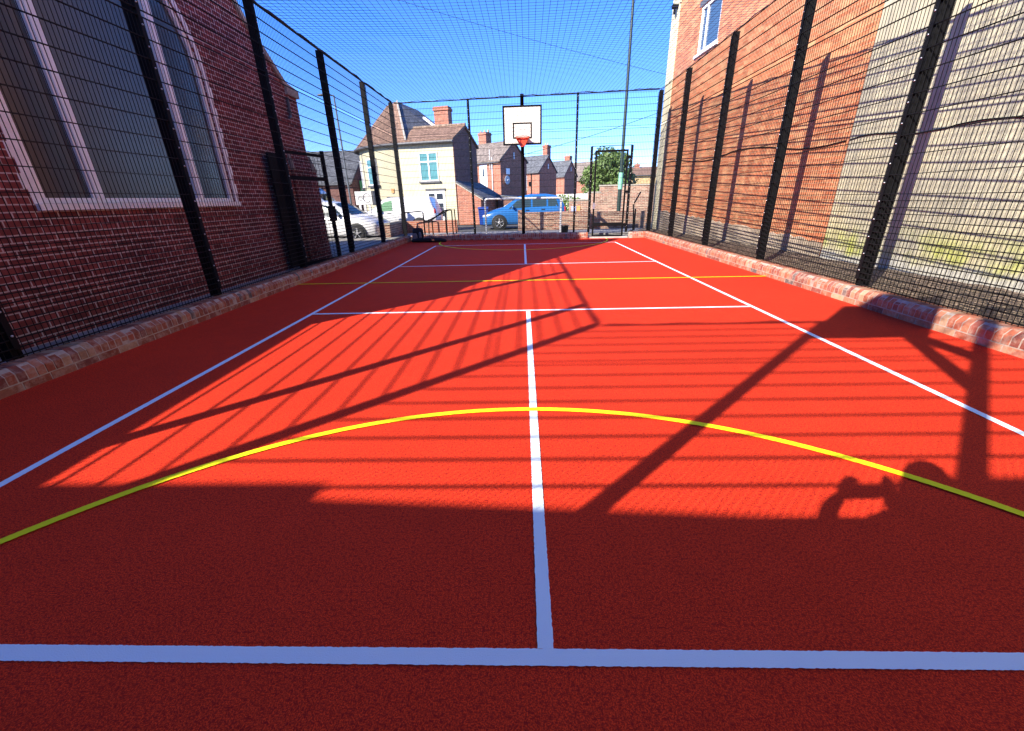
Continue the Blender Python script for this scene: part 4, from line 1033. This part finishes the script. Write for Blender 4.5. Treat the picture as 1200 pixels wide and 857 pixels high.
MB().bar((4.52, 20, 1.72), (4.52, 20, 2.42), .21, n=12, smooth=True).build('sleeve', M['lime_sleeve'], fl)
MB().box(4.2, 4.85, 19.4, 20.2, 10.45, 10.6).build('lantern', M['steel_lamp'], fl)
sl_ = thing('street_lamp', 'thin grey street lamp with a short arm, beyond the church corner', 'street lamp', (-11.45, 28.0, 0))
MB().bar((-11.45, 28, 0), (-11.45, 28, 7.5), .13, n=10, smooth=True, r1=.09).build('pole', M['steel_lamp'], sl_)
MB().bar((-11.45, 28, 7.5), (-12.1, 28, 7.56), .07, n=8).build('arm', M['steel_lamp'], sl_)
MB().ell((-12.2, 28, 7.55), (.28, .13, .07)).build('lantern', M['steel_lamp'], sl_)
def cable(label, a, b_, r=.012, sag=.25):
    pts = []
    for i in range(25):
        k = i/24; pts.append((a[0]+(b_[0]-a[0])*k, a[1]+(b_[1]-a[1])*k, a[2]+(b_[2]-a[2])*k - sag*4*k*(1-k)))
    tag(MB().tube(pts, r, 5).build('overhead_cable', M['black']), label, 'cable', 'cables across the sky')
cable('upper overhead cable sloping across the sky above the net', (-9.5, 20, 10.4), (9.2, 20, 5.5), .007)
cable('lower overhead cable rising right above the terrace houses', (-1.5, 30, 3.9), (10.5, 30, 6.9), .014)

# ------------------------------------------------------------------ tree and hedge
def leaves(blobs, n, size, seed, tone=(0, 1)):
    r5 = random.Random(seed); b = MB()
    tot = sum(q[1][0]*q[1][1]*q[1][2] for q in blobs)
    for (c, rad) in blobs:
        m_ = int(n*rad[0]*rad[1]*rad[2]/tot); bt_ = r5.uniform(*tone)
        for _ in range(m_):
            d = Vector((r5.gauss(0, 1), r5.gauss(0, 1), r5.gauss(0, 1))).normalized(); k = r5.uniform(.45, 1.0)**.6
            if r5.random() < .06: k *= r5.uniform(1.05, 1.25)
            p = Vector(c) + Vector((d.x*rad[0], d.y*rad[1], d.z*rad[2]))*k
            nrm = (d + Vector((r5.gauss(0, .6), r5.gauss(0, .6), r5.gauss(0, .6)))).normalized()
            a = nrm.orthogonal().normalized(); a.rotate(Matrix.Rotation(r5.uniform(0, 6.28), 3, nrm)); e = nrm.cross(a)
            s = size*r5.uniform(.6, 1.3); tn = min(1, max(0, bt_*.6 + r5.uniform(0, .5)))
            b.add([p-a*s, p-e*s*.55, p+a*s, p+e*s*.55], [(0,1,2,3)], (tn, tn, tn))
    return b
tt = thing('tree', 'broad leafy green tree with rounded crown behind the far gate', 'tree', (8.3, 42, 0))
trk = MB().tube([(8.3, 42, -.1), (8.28, 42, .6), (8.35, 42, 1.4), (8.25, 42, 2.2)], [.28, .22, .2, .16], 10)
r6 = random.Random(21)
for i in range(9):
    a = i*2.4; trk.tube([(8.3, 42, 1.2+.1*i), (8.3+.8*math.cos(a), 42+.8*math.sin(a), 2.3+.15*i), (8.3+1.7*math.cos(a), 42+1.7*math.sin(a), 3.0+.2*i)], [.1, .07, .02], 6)
trk.build('trunk', M['bark'], tt)
bl = []
for i in range(34):
    a = r6.uniform(0, 6.28); h = r6.uniform(0, 1); rr_ = 2.25*math.sqrt(max(.05, 1-abs(h-.38)**1.6*1.9))*r6.uniform(.55, 1.0)
    s = r6.uniform(.55, .95); bl.append(((8.25+rr_*math.cos(a), 42+rr_*math.sin(a), 1.6+h*3.6), (s, s, s*.8)))
bl.append(((8.25, 42, 3.3), (2.1, 2.1, 1.9)))
leaves(bl, 15000, .13, 5).build('crown', M['leaf'], tt)
hh = thing('hedge', 'yellow green garden hedge before the white wall, left of the tree', 'hedge', (3.0, 26, 0))
bl = [((2.35+.42*i, 26 + r6.uniform(-.1, .1), .75 + r6.uniform(-.05, .12)), (.42, .4, .85 if i < 2 else .65)) for i in range(4)]
leaves(bl, 2200, .07, 9).build('foliage', M['hedge_leaf'], hh)
hs = MB()
for i in range(4): hs.tube([(2.4+.42*i, 26, -.03), (2.42+.42*i, 26, .9)], .03, 6)
hs.build('stems', M['bark'], hh)

# ------------------------------------------------------------------ the photographer (behind the camera, seen by the shadow)
def skin_mesh(name, verts, edges, radii, mat, parent, root=0, sub=2):
    me = bpy.data.meshes.new(name); me.from_pydata(verts, edges, []); me.materials.append(mat)
    o = bpy.data.objects.new(name, me); COL.objects.link(o); o.parent = parent; MW[o] = MW[parent].copy()
    sm = o.modifiers.new('skin', 'SKIN'); sm.use_smooth_shade = True
    ss = o.modifiers.new('sub', 'SUBSURF'); ss.levels = sub; ss.render_levels = sub
    for i, r in enumerate(radii):
        me.skin_vertices[0].data[i].radius = r if isinstance(r, tuple) else (r, r)
        me.skin_vertices[0].data[i].use_root = (i == root)
    return o
pe = thing('person', 'person in dark clothes raising a phone with both hands behind the baseline', 'person', (-.04, -1.13, 0))
# local coordinates about the feet centre; x right, y forward
V = [(0, 0, .95), (0, 0, 1.10), (0, -.01, 1.28), (0, 0, 1.44), (0, .01, 1.52), (0, .03, 1.63), (0, .03, 1.72),
     (.17, 0, 1.42), (.30, .08, 1.22), (.07, .20, 1.36), (-.17, 0, 1.42), (-.30, .08, 1.22), (-.24, .20, 1.36),
     (.09, 0, .90), (.10, .02, .48), (.11, -.02, .09), (.11, .10, .04), (-.09, 0, .90), (-.10, .02, .48), (-.11, -.02, .09), (-.11, .10, .04),
     (.03, .225, 1.41), (-.185, .225, 1.41)]
Ed = [(0,1),(1,2),(2,3),(3,4),(4,5),(5,6),(3,7),(7,8),(8,9),(3,10),(10,11),(11,12),(0,13),(13,14),(14,15),(15,16),(0,17),(17,18),(18,19),(19,20),(9,21),(12,22)]
Rd = [(.16, .11), (.14, .10), (.17, .11), (.12, .08), .055, (.085, .10), (.07, .085), .06, .05, .042, .06, .05, .042, .085, .058, .042, .04, .085, .058, .042, .04, .03, .03]
skin_mesh('body', V, Ed, Rd, M['cloth_dark'], pe)
hd = MB().ell((0, .03, 1.66), (.078, .098, .118), 20, 14); hd.ell((0, .13, 1.645), (.016, .02, .022), 8, 6); hd.ell((.08, .03, 1.65), (.012, .025, .032), 8, 6); hd.ell((-.08, .03, 1.65), (.012, .025, .032), 8, 6)
pe.scale = (1, 1, 1.07)
hd.build('head', M['skin'], pe, local=True)
MB().ell((0, .012, 1.69), (.086, .103, .105), 20, 14).build('hair', M['hair'], pe, local=True)
for s in (1, -1):
    ox = -.077; hv = [(ox+s*.108, .205, 1.405), (ox+s*.105, .222, 1.445), (ox+s*.10, .235, 1.485)]; he = [(0,1),(1,2)]; hr = [.034, .036, .030]
    for k in range(4):
        i0 = len(hv); z = 1.455 + .019*k; hv += [(ox+s*.098, .245, z), (ox+s*.088, .222, z+.006), (ox+s*.072, .208, z+.006)]
        he += [(1 if k < 2 else 2, i0), (i0, i0+1), (i0+1, i0+2)]; hr += [.011, .010, .009]
    i0 = len(hv); hv += [(ox+s*.088, .196, 1.42), (ox+s*.070, .190, 1.433)]; he += [(1, i0), (i0, i0+1)]; hr += [.010, .008]
    skin_mesh('hand', hv, he, hr, M['skin'], pe, 0, 1)
ph_ = thing('phone', 'dark phone held up in both hands at the camera', 'phone', (-.115, -.915, 1.53))
MB().box(-.075, .075, -.005, .004, -.037, .037).build('phone_case', M['plastic_black'], ph_, local=True)
MB().box(-.070, .070, -.0065, -.0052, -.033, .033).build('phone_glass', M['glass'], ph_, local=True)
